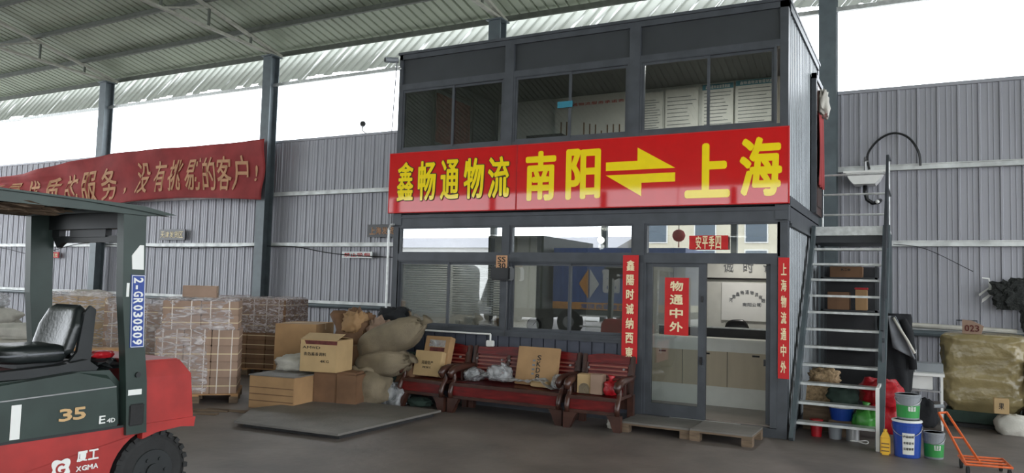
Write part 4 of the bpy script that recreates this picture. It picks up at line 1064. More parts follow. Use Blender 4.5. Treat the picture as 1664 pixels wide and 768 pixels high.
bag('plastic_bag', 'clear crumpled bag at the left arm of the bench', (-4.12, -.5, .43), (.26, .3, .18), 'bag_film', 25, .3, 'plastic bag', fr=2.5, crease=.07)
t = carton('file_box', 'cream file box with an arched cut-out on the right armchair', (-2.38, -.62, .42), radians(8), (.19, .16, .24), 'carton_light', False, cat='file box')
mb = MB(); mb.prism([(-.07, .0), (.07, .0)]+[(.07*cos(pi*i/12), .06+.07*sin(pi*i/12)) for i in range(13)], -.084, -.08); mb.build('arched_flap', 'sackcloth', t)
carton('brown_carton', 'narrow brown carton beside the cream file box on the right armchair', (-2.2, -.64, .42), radians(2), (.16, .16, .25), 'carton_pink', False)
bag('red_bag', 'small red plastic bag on the right armchair seat', (-2.03, -.64, .42), (.17, .18, .2), 'red_bag', 27, .25, 'plastic bag', knot=(0, 0, .2))
bag('plastic_bag', 'white plastic scrap under the right armchair', (-2.0, -.6, 0), (.16, .12, .14), 'sack_pale', 29, .4, 'plastic bag')

# ================================================================ CARTONS AND SACKS LEFT OF THE CABIN
t = carton('brown_carton', 'old brown carton on the floor, nearest the grey plate', (-6.44, -1.66, 0), radians(9), (.72, .92, .44), 'carton', False, cat='cardboard box')
mb = MB(); mb.box(-.37, .37, -.47, .47, .44, .455); mb.build('dark_lid', 'rubber_mat', t)
mb = MB(); [mb.box(-.355, .355, -.463, -.46, z, z+.012) for z in (.1, .19, .28)]; mb.build('printed_line', 'carton_dark', t)
mb = MB(); mb.box(.36, .362, .0, .1, .26, .36); mb.build('white_label', 'tape', t)
carton('brown_carton', 'crushed carton under the printed carton with the dark red band', (-5.86, -1.28, 0), radians(18), (.62, .5, .5), 'carton_dark', False)
carton('brown_carton', 'narrow creased carton on the floor between the floor cartons and the open sack', (-5.62, -1.35, 0), radians(14), (.30, .3, .47), 'carton_dark', False)
carton('printed_carton', 'tan carton with dark red band and open flaps, topmost before the sacks', (-6.0, -1.45, .5), radians(14), (.56, .5, .44), 'carton_light', False, flaps=True, band=(.86, .98), text=[('青岛酱香调料', -.4, .5, .62, .11), ('4KG', .05, .3, .25, .08), ('AMWD', -.44, .72, .5, .08)])
carton('tall_carton', 'tall tan carton with closed top behind the printed carton', (-7.35, -.45, 0), radians(24), (.66, .9, 1.08), 'carton', True)
carton('tall_carton', 'dark green wrapped carton under the stacked sacks', (-5.55, -.4, 0), radians(4), (.42, .5, .72), 'green_cloth', False)
carton('brown_carton', 'narrow brown carton beside the dark green one', (-5.92, -.75, 0), radians(8), (.32, .3, .82), 'carton_dark', False)
bag('grey_sack', 'dusty grey cloth bundle lying on the old brown carton', (-6.65, -1.35, .44), (.62, .5, .26), 'sack_pale', 31, .3, 'bundle')
bag('paper_bundle', 'torn brown paper bundle heaped behind the printed carton', (-6.35, -.4, .6), (.7, .5, .75), 'carton_dark', 33, .5, 'bundle', fr=2.8, crease=.2)
bag('paper_bundle', 'crumpled tan paper bag peeking above the heap of bundles', (-6.25, -.55, .98), (.36, .3, .36), 'carton', 34, .5, 'paper bag', fr=2.8, crease=.25)
bag('paper_bundle', 'brown rumpled bag wedged left of the upper sack', (-5.85, -.45, .82), (.36, .34, .42), 'carton_pink', 35, .5, 'bundle', fr=2.8, crease=.25)
bag('black_bag', 'black plastic bag at the top of the bundle heap', (-5.95, .05, 1.15), (.5, .35, .25), 'black_cloth', 36, .5, 'plastic bag')
carton('heap_carton', 'hidden brown carton carrying the bundle heap', (-6.35, -.4, 0), radians(10), (.6, .5, .66), 'carton_dark', False)
def sack(label, c, size, rot, tilt, seed, knot, mat='sackcloth', up=False):
    t = thing('woven_sack', label, 'sack', c, rot, 'full woven sacks left of the cabin')
    mb = MB(); mb.blob((0, 0, 0), size, seed, .16, 1.8, 44, .72, -1, 0, .05)
    L = size[0]/2
    for v in mb.bm.verts:       # gather towards the tied end
        if up:
            k = max(0, (v.co.z/(size[2]/2)-.55)/.45); f = 1-.35*k; v.co.x *= f; v.co.y *= f
            v.co += Vector((.02*sin(20*math.atan2(v.co.y, v.co.x)), .02*cos(17*math.atan2(v.co.y, v.co.x)), 0))*k
            v.co.z += size[2]/2
        else:
            k = max(0, min(1, (v.co.x*knot/L-.35)/.65)); f = 1-.62*k*k; v.co.y *= f; v.co.z *= f
            a = math.atan2(v.co.z, v.co.y+.001); v.co.y += .018*k*sin(9*a); v.co.z += .018*k*cos(11*a)
    mb.build('body', mat, t, smooth=True)
    if not up:
        mb = MB(); mb.tube([(knot*L*.9, 0, 0), (knot*L*1.02, 0, .02), (knot*L*1.12, 0, .05)], [.07, .04, .09], 12); mb.build('tied_neck', mat, t, smooth=True)
    else:
        mb = MB(); mb.tube([(.26*size[0]*cos(a)*.95, .26*size[1]*sin(a)*.95, size[2]*.97+.02*sin(5*a)) for a in [2*pi*i/26 for i in range(27)]], .035, 8, cap=False); mb.build('rolled_mouth', mat, t, smooth=True)
    t.rotation_euler.y = tilt
    return t
sack('upper grey-brown sack with a tied neck, leaning on the cabin corner', (-5.38, -.72, .96), (1.12, .62, .46), radians(6), radians(-24), 3, 1)
sack('fat grey-brown sack lying under the tied one', (-5.49, -.74, .60), (.86, .64, .42), radians(2), radians(-4), 5, 1)
sack('open-mouthed sack standing on the floor under the stacked sacks', (-5.68, -.98, 0), (.78, .6, .52), radians(5), 0, 7, 1, up=True)
bag('brown_bag', 'dark brown bag filling the gap beside the left armchair', (-5.28, -.45, .2), (.5, .4, .42), 'carton_dark', 41, .3, 'bag')
bag('film_bundle', 'bundle of grey plastic film on the floor beside the left armchair', (-5.32, -.75, 0), (.42, .34, .34), 'bag_film', 43, .3, 'plastic film', fr=2.5, crease=.08)
bag('film_bundle', 'dark cloth scrap under the left armchair', (-4.95, -.6, 0), (.35, .25, .14), 'green_cloth', 44, .3, 'cloth')

# grey plate (platform scale) on the floor
t = thing('floor_plate', 'large flat grey steel plate lying on the floor before the cartons', 'steel plate', (-5.0, -2.2, 0))
mb = MB(); mb.prism([(-6.0+5.0, -1.25+2.2), (-4.25+5.0, -1.13+2.2), (-4.25+5.0, -3.2+2.2), (-5.75+5.0, -3.3+2.2), (-6.3+5.0, -2.5+2.2)], .05, .075, 'z'); mb.build('plate', 'rubber_mat', t)
mb = MB(); mb.prism([(-.9, .85), (.7, .97), (.7, -.92), (-.7, -1.0), (-1.15, -.3)], 0, .05, 'z'); mb.build('base', 'rubber', t)
for i, (x, y, a, l, lab) in enumerate(((-6.9, -2.95, 20, .7, 'thin wooden strip on the floor nearest the forklift'), (-7.0, -2.75, 26, .8, 'second thin wooden strip beside the forklift'), (-6.7, -2.55, 15, .6, 'short dark strip near the pallet foot'), (-6.2, -2.35, 8, .6, 'flattened board under the old brown carton edge'))):
    t = thing('floor_strip', lab, 'wooden strip', (x, y, 0), radians(a), 'strips lying on the floor'); mb = MB(); mb.box(-l/2, l/2, -.05, .05, 0, .018, bev=.003); mb.build('board', 'old_wood', t)

# ================================================================ PALLETS OF WRAPPED CARTONS
def pallet(loc, rz, w_, d_, label, name='wooden_pallet', h=.13):
    t = thing(name, label, 'pallet', loc, rz, 'wooden pallets under the wrapped cartons')
    mb = MB(); n = 7
    for i in range(n):
        y = -d_/2+.05+(d_-.1)*i/(n-1); mb.box(-w_/2, w_/2, y-.045, y+.045, h-.02, h)
    mb.build('deck', 'pallet_wood', t)
    mb = MB(); [mb.box(x-.05, x+.05, -d_/2, d_/2, h-.04, h-.02) for x in (-w_/2+.05, 0, w_/2-.05)]; mb.build('stringer', 'pallet_wood', t)
    for x in (-w_/2+.06, 0, w_/2-.06):
        for y in (-d_/2+.06, 0, d_/2-.06):
            mb = MB(); mb.box(x-.06, x+.06, y-.06, y+.06, 0, h-.04); mb.build('block', 'old_wood', t)
def proto_carton(w_, d_, h_, mat, strap=True):
    t = thing('packed_carton', 'x', 'cardboard box')
    mb = MB(); mb.box(-w_/2, w_/2, -d_/2, d_/2, 0, h_, bev=.008); mb.build('body', mat, t)
    mb = MB(); mb.box(-w_/2-.002, w_/2+.002, -d_/2-.002, d_/2+.002, h_*.45, h_*.52); mb.build('tape', 'tape', t)
    if strap:
        mb = MB(); [mb.box(x-.007, x+.007, -d_/2-.004, d_/2+.004, -.001, h_+.003) for x in (-w_*.25, w_*.25)]; mb.build('strap', 'strap', t)
    return t
def stack(loc, rz, cols, rows, layers, dims, mat, label, group, z0=.13, strap=True, skip=()):
    w_, d_, h_ = dims
    R = Matrix.Rotation(rz, 3, 'Z'); first = None; rr = random.Random(int(loc[0]*10))
    for k in range(layers):
        for i in range(cols):
            for j in range(rows):
                if (i, j, k) in skip or (0 < i < cols-1 and 0 < j < rows-1 and k < layers-1): continue
                p = Vector(((i-(cols-1)/2)*(w_+.006), (j-(rows-1)/2)*(d_+.006), z0+k*(h_+.002)))
                p = Vector(loc)+R @ p
                a = rz+rr.uniform(-.012, .012)
                if first is None:
                    first = proto_carton(w_, d_, h_, mat, strap); first.location = p; first.rotation_euler.z = a; first['label'] = label; first['group'] = group
                else: dup(first, p, a)
def wrap(loc, rz, w_, d_, z0, z1, label, mat='wrap_film', taper=.0, name='stretch_wrap', seed=0):
    t = thing(name, label, 'plastic wrap', (loc[0], loc[1], z0), rz, 'plastic wrap around the pallet loads')
    Hh = z1-z0
    def f(u, v):
        a = 2*pi*u; c, s_ = cos(a), sin(a); p = .22
        x = math.copysign(abs(c)**p, c); y = math.copysign(abs(s_)**p, s_)
        vv = min(v, .86)/.86; top = 0 if v <= .86 else (v-.86)/.14
        n_ = .018*noise.noise(Vector((x*3+seed, y*3, vv*5)))+.01*noise.noise(Vector((x*9, y*9+seed, vv*17)))
        k = (1-taper*vv)*(1-.55*top)
        return ((w_/2+n_+.012)*x*k, (d_/2+n_+.012)*y*k, Hh*vv+.02*top+.03*noise.noise(Vector((x*2, y*2, seed)))*vv)
    mb = MB(); mb.grid(f, 96, 30); mb.build('film', mat, t, smooth=True)
RZ = radians(44)
ex = Vector((cos(RZ), sin(RZ), 0)); ey = Vector((-sin(RZ), cos(RZ), 0))
P1 = Vector((-7.55, -2.42, 0)) + ey*.5 + ex*.03
pallet(P1, RZ, 1.15, .95, 'wooden pallet under the nearest stack of wrapped cartons')
stack(P1+ex*.0, RZ, 3, 3, 4, (.36, .3, .222), 'carton_pink', 'tan carton in the nearest wrapped pallet stack behind the forklift', 'cartons of the nearest pallet stack')
stack(P1+ex*.02, RZ, 2, 2, 2, (.5, .42, .2), 'carton_pink', 'wide carton under the wrap on top of the nearest pallet stack', 'wide cartons on the nearest pallet stack', z0=.13+4*.224+.0)
wrap(P1+ex*.0, RZ, 1.03, .88, 1.02, 1.46, 'shiny clear wrap around the top layers of the nearest pallet stack', taper=.08, seed=3)
wrap(P1-ex*.2, RZ, .72, .94, .16, 1.02, 'clear wrap around the lower left cartons of the nearest pallet stack', seed=4)
carton('strapped_carton', 'strapped pinkish carton alone on top of the nearest pallet stack', P1-ex*.04+Vector((0, 0, 1.47)), RZ, (.46, .34, .17), 'carton_pink', True)
# second load, behind the forklift post
P2 = Vector((-10.6, -1.0, 0))
pallet(P2, RZ, 1.15, 1.0, 'wooden pallet half hidden behind the red forklift tail')
stack(P2, RZ, 2, 3, 5, (.52, .32, .225), 'carton_pink', 'pinkish carton in the strapped stack just right of the blue number plate', 'cartons of the stack right of the number plate')
wrap(P2, RZ, 1.06, .98, .16, 1.36, 'clear wrap with pale top edge on the stack behind the number plate', seed=7)
# third load, cream
P3 = Vector((-12.9, -.6, 0))
pallet(P3, RZ, 1.1, 1.0, 'wooden pallet left of the blue number plate post')
stack(P3, RZ, 2, 2, 4, (.5, .46, .3), 'carton_light', 'cream carton in the wrapped stack left of the blue number plate', 'cartons of the cream stack', strap=False)
wrap(P3, RZ, 1.02, .96, .16, 1.42, 'cloudy wrap around the cream carton stack', 'wrap_film', seed=9)
# fourth load, dark wrapped, behind the nearest stack
P4 = Vector((-9.75, .9, 0))
pallet(P4, radians(20), 1.5, 1.1, 'wooden pallet under the dark wrapped load before the column')
stack(P4, radians(20), 4, 3, 4, (.36, .34, .17), 'carton_dark', 'dark brown carton in the low layers of the load before the column', 'cartons of the dark load', strap=False)
stack(P4, radians(20), 3, 2, 3, (.48, .52, .19), 'carton_dark', 'dark wrapped carton in the upper layers of the load before the column', 'upper cartons of the dark load', z0=.13+4*.172)
wrap(P4, radians(20), 1.5, 1.1, .78, 1.42, 'dark glossy wrap around the load before the tall column', 'wrap_heavy', seed=11)
# bags and bales further left, behind the forklift
for i, (c, sz, m, lab) in enumerate((
        ((-12.4, -2.1, .62), (.9, .6, .3), 'sack_pale', 'pale grey sack topmost behind the forklift seat'),
        ((-12.5, -2.1, .38), (1.0, .7, .3), 'sack_pale', 'pale grey sack in the middle behind the forklift seat'),
        ((-12.2, -2.0, .05), (1.1, .8, .4), 'green_cloth', 'dark green bale lowest behind the forklift seat'),
        ((-16.5, -.6, 1.0), (1.1, .6, .35), 'bag_film', 'shiny white bag far behind the left forklift post'),
        ((-15.0, .9, 1.1), (.9, .6, .35), 'sack_pale', 'white sack heaped right of the left forklift post'),
        ((-15.1, .9, .66), (1.3, .8, .5), 'sack_pale', 'wide white sack under the heaped one far behind the seat'),
        ((-16.6, -.6, .52), (1.6, .9, .55), 'sack_pale', 'long grey sack on the far left behind the forklift'),
        ((-16.6, -.6, 0), (1.6, 1.1, .6), 'green_cloth', 'dark bale carrying the far left sacks'),
        ((-15.1, .9, 0), (1.4, 1.0, .75), 'old_wood', 'brown bale under the white sacks far behind the seat'))):
    bag('goods_sack', lab, c, sz, m, 50+i, .25, 'sack', rot=radians(40), crease=.08, group='sacks piled behind the forklift')
t = thing('timber_board', 'long pale timber board lying behind the forklift hood', 'timber', (-8.2, -3.2, .72), radians(50))
mb = MB(); mb.box(-1.6, .3, -.1, .1, 0, .06); mb.build('board', 'pallet_wood', t)
t = thing('timber_trestle', 'dark low crate carrying the timber board behind the forklift', 'crate', (-8.5, -3.55, 0), radians(50))
mb = MB(); mb.box(-.9, .5, -.2, .2, 0, .72, bev=.02); mb.build('body', 'old_wood', t)

# ================================================================ FORKLIFT
TH = radians(3)
fk = thing('forklift', 'red and dark green forklift truck at the left edge, seen from its side', 'forklift', (-3.636, -5.993, 0), radians(90)-TH)
def fp(name, mat, fn, parent=None, smooth=False, label=None):
    mb = MB(); fn(mb); o = mb.build(name, mat, parent or fk, smooth)
    if label: o['label'] = label
    return o
W = 1.08
# counterweight
def cwt(m):
    m.prism([(-.12, .60), (-.12, 1.0), (.285, 1.0), (.33, .60)], 0, W)
    A = m._v([(-.12, .0, 1.0), (.285, .0, 1.0), (.285, W, 1.0), (-.12, W, 1.0)]); B = m._v([(-.14, .05, 1.12), (.2, .05, 1.12), (.2, W-.05, 1.12), (-.14, W-.05, 1.12)])
    for i in range(4): m.bm.faces.new((A[i], A[(i+1) % 4], B[(i+1) % 4], B[i]))
    m.bm.faces.new(B)
    bmesh.ops.remove_doubles(m.bm, verts=m.bm.verts, dist=.001)
    bmesh.ops.bevel(m.bm, geom=[e for e in m.bm.edges if e.is_manifold and e.calc_face_angle() > .2], offset=.012, segments=2, affect='EDGES')
fp('counterweight', 'lift_red', cwt)
fp('counterweight_skirt', 'lift_red', lambda m: m.prism([(-.12, .55), (-.12, .66), (.33, .66), (.32, .585), (.2, .6), (.0, .585)], -.012, .05))
# lower body with wheel arch
arch = [(-.12+0, .60)]
def body(m):
    pts = [(-1.95, .28), (-1.95, .66), (-.26, .665), (-.1, .665), (-.1, .60)]
    for i in range(9):
        a = radians(95+i*10); pts.append((.0+.36*cos(a), .27+.36*sin(a)))
    pts += [(-.36, .2), (-1.7, .2)]
    m.prism(pts, 0, W)
fp('lower_body', 'lift_red', body)
fp('axle_block', 'lift_black', lambda m: m.box(-.2, .26, .24, W-.24, .18, .6))
def hood(m):
    m.prism([(-1.9, .67), (-.255, .67), (-.25, .70), (-.28, .98), (-.36, 1.07), (-.62, 1.075), (-.9, 1.05), (-1.9, 1.02)], .0, W)
    bmesh.ops.bevel(m.bm, geom=[e for e in m.bm.edges if abs(e.verts[0].co.y-e.verts[1].co.y) < .001 and (e.verts[0].co.z > .69 or e.verts[1].co.z > .69)], offset=.06, segments=3, affect='EDGES')
fp('hood', 'lift_green', hood)
fp('hood_crease', 'steel', lambda m: m.bar((-1.15, -.004, .93), (-.34, -.004, .955), .006, .008))
fp('body_seam', 'lift_black', lambda m: (m.box(-1.9, -.26, -.004, .01, .655, .672),))
fp('engine_cover', 'carpet_maroon', lambda m: (m.box(-1.55, -.75, .16, W-.2, 1.04, 1.10, bev=.02)))
fp('seat_deck', 'lift_black', lambda m: m.prism([(-1.5, 1.05), (-.45, 1.05), (-.42, 1.09), (-.5, 1.15), (-.7, 1.12), (-1.5, 1.085)], .1, .2))
fp('cable_tray', 'lift_black', lambda m: (m.blob((-.36, .5, 1.1), (.34, .7, .16), 5, .5, 4, 32, .8, -1, 0, .3)))
fp('fuel_cap', 'red_bag', lambda m: m.blob((-.34, .2, 1.17), (.16, .13, .06), 3, .2, 2, 20))
# wheel
wh = fp('rear_wheel', 'rubber', lambda m: m.tube([(0, .02, .29), (0, .045, .29), (0, .2, .29), (0, .225, .29)], [.24, .29, .29, .24], 48))
def tread(m):
    for i in range(24):
        a = 2*pi*i/24; R = Matrix.Rotation(-a, 3, 'Y')
        m.box(-.018, .018, .02, .08, .265, .30, R, (0, 0, 0)); m.box(-.018, .018, .165, .225, .265, .30, R, (0, 0, 0))
    bmesh.ops.translate(m.bm, verts=m.bm.verts, vec=(0, 0, .29))
fp('tread_blocks', 'rubber', tread, wh)
fp('rim', 'lift_black', lambda m: (m.tube([(0, .012, .29), (0, .03, .29)], [.16, .17], 32), m.cyl((0, -.005, .29), (0, .02, .29), .06), [m.cyl((.1*cos(a), .0, .29+.1*sin(a)), (.1*cos(a), .02, .29+.1*sin(a)), .014, seg=8) for a in [2*pi*i/6 for i in range(6)]]), wh)
fp('rear_wheel', 'rubber', lambda m: m.tube([(0, W-.225, .29), (0, W-.2, .29), (0, W-.045, .29), (0, W-.02, .29)], [.24, .29, .29, .24], 40))
for y0 in (-.02, W-.25):
    fp('front_wheel', 'rubber', lambda m: m.tube([(-1.7, y0, .35), (-1.7, y0+.03, .35), (-1.7, y0+.24, .35), (-1.7, y0+.27, .35)], [.28, .35, .35, .28], 40))
# guard posts
def post(m, y0, y1, dx=0):
    m.prism([(-.26+dx, .60), (-.10+dx, .60), (-.12+dx, .98), (-.155+dx, 1.25), (-.185+dx, 1.7), (-.20+dx, 2.24), (-.38+dx, 2.24), (-.35+dx, 1.6), (-.31+dx, 1.25), (-.285+dx, .98)], y0, y1)
fp('guard_post', 'lift_green', lambda m: post(m, -.03, .05))
fp('guard_post', 'lift_green', lambda m: post(m, W-.05, W+.03, -.10))
def gap_panel(m):
    m.box(-.20, -.19, .05, W-.05, 2.02, 2.2)
fp('rear_crossbar', 'lift_black', lambda m: (m.box(-.34, -.24, .05, W-.05, 2.10, 2.22), m.prism([(.05, 2.02), (.12, 1.98), (.2, 2.0), (.9, 2.0), (.97, 1.96), (W-.05, 2.03), (W-.05, 2.05), (.05, 2.05)], -.30, -.26, 'x'), m.box(-.31, -.26, .3, .78, 2.04, 2.12), m.box(-.31, -.26, .05, .1, 2.04, 2.12), m.box(-.31, -.26, W-.15, W-.05, 2.04, 2.12)))
for y in (0.0, W-.06):
    fp('front_post', 'lift_green', lambda m: m.bar((-1.35, y+.03, 2.2), (-1.95, y+.03, .6), .06, .08))
# overhead guard roof
def roof(m):
    n = 14
    def f(u, v):
        x = -1.62+1.66*u; y = -.07+(W+.14)*v
        return (x, y, 2.30-.045*(u**3)*1.6-.03*abs(2*v-1)**4)
    V = m.grid(f, n, 10)
    bmesh.ops.solidify(m.bm, geom=list(m.bm.faces), thickness=.02)
fp('roof_plate', 'lift_green', roof)
for ya in (-.05, W+.03):
    fp('roof_edge', 'lift_green', lambda m: m.prism([(-1.55, 2.20), (-1.55, 2.29), (-.25, 2.27), (.04, 2.225), (-.2, 2.20)], ya, ya+.02))
fp('roof_bars', 'lift_green', lambda m: [m.box(-1.5+.2*i, -1.47+.2*i, 0, W, 2.2, 2.25) for i in range(7)])
fp('roof_rags', 'old_wood', lambda m: m.blob((-1.05, .3, 2.22), (.7, .6, .13), 8, .5, 4, 40, .8, -1, 0, .3))
# plate
pt = fp('number_plate', 'plate_blue', lambda m: m.prism([(-.185, 1.76), (-.295, 1.76), (-.275, 1.23), (-.165, 1.23)], -.036, -.03))
def platetext(m):
    s = '2-GR030809'; n = len(s); ht = .50
    for i, c in enumerate(s):
        me, bb = glyph(c, .025)
        cx, cy = (bb[0]+bb[1])/2, (.36 if c == '-' else (bb[2]+bb[3])/2)
        z = 1.745-ht*(i+.5)/n; xc = -.24+.02*(1.76-z)/.53
        sc = 1; kx = .040/(bb[1]-bb[0]) if c != '-' else .03/(bb[1]-bb[0]); ky = .074/.74
        vs = []
        for v in me.vertices:   # turned a quarter clockwise: character tops point to +x local
            gx, gy = (v.co.x-cx)*kx, (v.co.y-cy)*ky
            vs.append(m.bm.verts.new((xc+gy, -.040 if v.co.z > 0 else -.036, z-gx)))
        for p in me.polygons: m.bm.faces.new([vs[k] for k in p.vertices])
fp('plate_digits', 'decal_white', platetext, pt)
fp('plate_border', 'decal_white', lambda m: [m.bar(a, b, .004, .004) for a, b in (((-.19, -.037, 1.755), (-.29, -.037, 1.755)), ((-.29, -.037, 1.755), (-.27, -.037, 1.235)), ((-.27, -.037, 1.235), (-.17, -.037, 1.235)), ((-.17, -.037, 1.235), (-.19, -.037, 1.755)))], pt)
fp('post_sticker', 'decal_white', lambda m: m.box(-.265, -.16, -.034, -.03, .885, .925))
fp('post_sticker', 'decal_white', lambda m: m.prism([(-.29, 1.80), (-.2, 1.80), (-.21, 1.98), (-.24, 1.98), (-.3, 1.9)], -.034, -.03))
fp('post_sticker', 'decal_white', lambda m: m.box(-.325, -.305, -.034, -.03, 1.6, 1.7))
fp('post_bolt', 'lift_black', lambda m: m.cyl((-.2, -.045, 1.03), (-.2, -.02, 1.03), .02))
fp('post_hinge', 'rubber', lambda m: m.box(-.25, -.13, -.036, -.02, .66, .82, bev=.01))
# decals
fp('model_number', 'decal_gold', lambda m: m.text('35', -.74, .755, .19, .085, y=-.003, bold=.04, gap=.06))
fp('series_lettering', 'decal_white', lambda m: (m.text('E', -.455, .705, .045, .055, y=-.003, bold=.02, gap=.0), m.text('4D', -.40, .705, .065, .03, y=-.003, bold=.01)))
def logo(m):
    c = (-.70, .44); r = .07
    pts = []
    for i in range(32):
        a = 2*pi*i/32; k = .062+.020*abs(cos(2*(a)))**.5*0 + .022*(1-abs(sin(2*a)))*-1 + .018
        k = .052+.026*abs(sin(2*a))**1.5
        pts.append((c[0]+k*cos(a), c[1]+k*sin(a)))
    m.prism(pts, -.004, -.001)
fp('emblem', 'decal_white', logo)
def logo2(m):
    c = (-.70, .44)
    n = 18
    for i in range(n):
        a0, a1 = radians(40+280*i/n), radians(40+280*(i+1)/n)
        m.prism([(c[0]+.036*cos(a0), c[1]+.036*sin(a0)), (c[0]+.036*cos(a1), c[1]+.036*sin(a1)), (c[0]+.022*cos(a1), c[1]+.022*sin(a1)), (c[0]+.022*cos(a0), c[1]+.022*sin(a0))], -.006, -.004)
    m.box(c[0], c[0]+.03, -.006, -.004, c[1]-.018, c[1]-.004)
fp('emblem_ring', 'lift_red', logo2)
fp('maker_lettering', 'decal_white', lambda m: (m.text('厦工', -.60, .465, .16, .07, y=-.003, bold=.03, gap=.08), m.text('XGMA', -.60, .40, .16, .035, y=-.003, bold=.03, gap=.1)))
fp('warning_label', 'decal_white', lambda m: m.box(-1.04, -.98, -.004, -.001, .68, .90))
# seat
st = fp('seat', 'seat_vinyl', lambda m: (m.blob((-.78, .42, 1.19), (.46, .46, .14), 1, .05, 2, 36, .5), ), smooth=True)
def sback(u, v):
    a = 2*pi*u; c, s_ = cos(a), sin(a); p = .5
    x = math.copysign(abs(c)**p, c)*.055; y = math.copysign(abs(s_)**p, s_)*.235*(1-.22*max(0, v-.6)/.4)
    e = min(1, (v*10)**.5, ((1-v)*14)**.5)
    hollow = .035*(1-(y/.235)**2) if c < 0 else 0
    z = 1.17+.36*v
    return (-.60+.11*v+(x)*e+hollow*.9, .42+y*(.8+.2*e), z)
fp('seat_back', 'seat_vinyl', lambda m: m.grid(sback, 40, 20), st, True)
fp('seat_piping', 'grey_cloth', lambda m: m.tube([(-.62, .2, 1.2), (-.80, .185, 1.2), (-.98, .22, 1.19), (-1.01, .42, 1.18), (-.98, .62, 1.19), (-.8, .655, 1.2)], .008), st, True)
fp('seat_bracket', 'lift_black', lambda m: (m.prism([(-.62, 1.1), (-.44, 1.1), (-.42, 1.5), (-.46, 1.53), (-.50, 1.48), (-.54, 1.2)], .17, .20), m.box(-.9, -.5, .25, .6, 1.08, 1.14)))
fp('steering_column', 'lift_black', lambda m: (m.cyl((-1.7, .45, .9), (-1.45, .45, 1.3), .03), m.tube([(-1.42+.11*cos(a)*.7, .45+.17*sin(a), 1.32-.11*cos(a)*.7) for a in [2*pi*i/24 for i in range(25)]], .013)))
fp('mast', 'lift_black', lambda m: (m.box(-2.25, -2.13, .2, .3, .05, 2.2), m.box(-2.25, -2.13, W-.3, W-.2, .05, 2.2), m.box(-2.25, -2.15, .2, W-.2, 2.1, 2.2)))
for y in (.3, W-.4):
    fp('fork', 'steel', lambda m: (m.box(-3.3, -2.3, y, y+.1, .06, .1), m.box(-2.34, -2.3, y, y+.1, .06, .6)))

# ================================================================ YARD SIDE (mirrored in the panes)
t = thing('curtain_truck', 'blue box truck with an orange stripe, mirrored in the middle window', 'truck', (-9.2, -17.0, 0))
mb = MB(); mb.box(-1.95, 3.2, -2.4, 0, 1.25, 3.3); mb.build('cargo_box', 'truck_blue', t)
mb = MB(); mb.box(-1.95, 3.2, -.02, .01, .98, 1.25); mb.build('stripe', 'truck_orange', t)
mb = MB(); mb.box(-1.95, 3.2, -2.3, -.1, .75, .98); mb.build('chassis', 'truck_grey', t)
for x in (-1.3, 1.4, 2.5):
    mb = MB(); mb.cyl((x, -.35, .48), (x, -.05, .48), .48, seg=26); mb.build('wheel', 'rubber', t)
    mb = MB(); mb.cyl((x, -.05, .48), (x, -.02, .48), .22, seg=20); mb.build('hub', 'steel', t)
mb = MB(); [mb.bar((x, .02, .55), (x+.5, .02, .55), .05) for x in (-.6, 0, .6)]; mb.bar((-.8, .02, .75), (1.3, .02, .75), .06); mb.bar((-.8, .02, .35), (1.3, .02, .35), .06); mb.build('side_guard', 'white_paint', t)
def sidetext(mb, s, x, z, ww, hh, bold=.03):
    mb.text(s, x, z, ww, hh, y=0, bold=bold)
    return mb
# facing +Y: build in -Y facing frame then turn about Z
mb = MB(); mb.text('丽', -.85, 1.62, .85, .88, y=0, bold=.06)
bmesh.ops.rotate(mb.bm, verts=mb.bm.verts, matrix=Matrix.Rotation(pi, 3, 'Z')); bmesh.ops.translate(mb.bm, verts=mb.bm.verts, vec=(0, .015, 0)); mb.build('side_lettering', 'decal_white', t)
mb = MB(); mb.prism([(-.5, 1.4), (-.5, 2.5), (-.88, 1.95)], .01, .02); mb.build('side_emblem', 'truck_orange', t)
mb = MB(); mb.prism([(-.44, 1.4), (-.06, 1.95), (-.44, 2.5)], .01, .02); mb.build('side_emblem', 'decal_white', t)
mb = MB(); mb.text('诚信经营服务到家', -1.6, 1.02, 2.4, .18, y=0, bold=.03)
bmesh.ops.rotate(mb.bm, verts=mb.bm.verts, matrix=Matrix.Rotation(pi, 3, 'Z')); bmesh.ops.translate(mb.bm, verts=mb.bm.verts, vec=(0, .015, 0)); mb.build('stripe_lettering', 'truck_blue', t)
t = thing('dark_truck', 'dark green box truck beside the blue one, mirrored in the middle window', 'truck', (-12.6, -16.6, 0))
mb = MB(); mb.box(-1.25, 1.2, -5, 0, .95, 3.75); mb.build('cargo_box', 'truck_grey', t)
mb = MB(); [mb.box(x-.03, x+.03, 0, .03, .95, 3.75) for x in (-1.2, -.6, 0, .02, .6, 1.15)]; mb.build('door_rib', 'green_cloth', t)
mb = MB(); mb.box(-1.1, 1.1, -4.8, -.1, .6, .95); mb.build('chassis', 'rubber', t)
for x in (-.9, .9):
    mb = MB(); mb.cyl((x-.15, -.9, .48), (x+.15, -.9, .48), .48, seg=24); mb.build('wheel', 'rubber', t)
t = thing('parked_van', 'grey van parked in the yard, mirrored in the lower left window', 'van', (-17.6, -24, 0))
mb = MB(); mb.prism([(0, .35), (.05, .9), (-.15, 1.15), (-.75, 2.1), (-1.0, 2.3), (-4.6, 2.3), (-4.7, .35)], -.95, .95, 'x'); mb.build('body', 'car_paint', t)
mb = MB(); mb.prism([(-.17, 1.22), (-.14, 1.2), (-.68, 2.02), (-.72, 2.02)], -.82, .82, 'x'); mb.build('windscreen', 'window_dark', t)
mb = MB(); [mb.box(-.6, .6, .03, .07, z, z+.05) for z in (.55, .67, .79)]; mb.build('grille', 'white_paint', t)
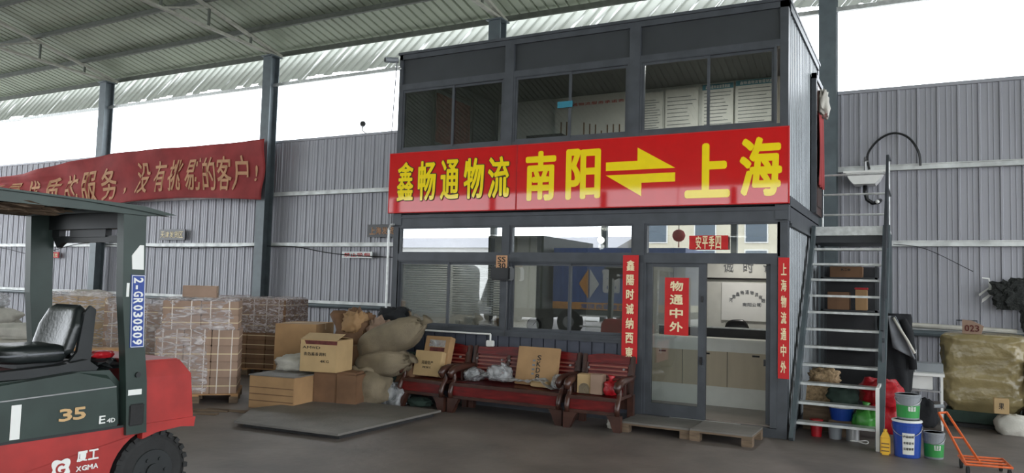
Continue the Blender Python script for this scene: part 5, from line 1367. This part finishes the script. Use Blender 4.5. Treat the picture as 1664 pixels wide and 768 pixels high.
for x in (-.85, .85):
    for y in (-.8, -3.6):
        mb = MB(); mb.cyl((x-.1, y, .35), (x+.1, y, .35), .35, seg=22); mb.build('wheel', 'rubber', t)
    mb = MB(); mb.box(x-.14, x+.08, .0, .07, .85, 1.02, bev=.02); mb.build('headlamp', 'white_paint', t)
t = thing('reflection_blocker', 'added dark mass in the yard, darkening the reflection in the leftmost lower window', 'covered load', (-23.5, -24.5, 0))
mb = MB(); mb.blob((0, -1.5, 1.35), (6.4, 3, 3.3), 4, .05, 2, 40, .3); mb.build('cover', 'truck_grey', t)  # dark mass added so the lower left panes mirror less white
mb = MB(); mb.box(-3, 3, -2.8, -.2, 0, .3); mb.build('base', 'old_wood', t)
t = thing('yard_building', 'cream building with windows across the yard, mirrored in the transoms', 'building', (-14, -52, 0))
mb = MB(); mb.box(-6, 24, -8, 0, 0, 7.6); mb.build('wall', 'beige_render', t)
for z in (1.0, 3.6, 5.7):
    for x in range(-5, 23, 4):
        f = MB(); f.box(x, x+1.8, 0, .08, z, z+1.6); q = f.build('window', 'white_paint', t)
        f = MB(); f.box(x+.1, x+1.7, .08, .1, z+.1, z+1.5); f.build('pane', 'window_dark', q)
mb = MB(); mb.box(-6.2, 24.2, 0, .3, 2.9, 3.3); mb.build('ledge', 'plate_blue', t)
t = thing('hanging_lantern', 'round lantern hanging at the yard side eave, mirrored above the door', 'lantern', (-9.8, -29.4, 4.3))
mb = MB(); mb.lathe([(.12, .05), (.26, .14), (.33, .3), (.33, .42), (.26, .58), (.12, .67)]); mb.build('body', 'cloth_red', t, smooth=True)
mb = MB(); mb.cyl((0, 0, .67), (0, 0, 2.9), .02); mb.build('cord', 'ink_black', t)
mb = MB(); mb.cyl((0, 0, -.25), (0, 0, .05), .04, .02); mb.build('tassel', 'cloth_red', t)
t = thing('yard_shed', 'white shed across the yard, mirrored in the left transom', 'building', (-40, -50, 0))
mb = MB(); mb.box(-22, 19, -8, 0, 0, 5.2); mb.build('wall', 'white_paint', t)
mb = MB(); mb.prism([(-8.5, 5.2), (.5, 5.2), (-4, 6.4)], -22.3, 19.3, 'x'); mb.build('roof', 'sheet_wall', t)
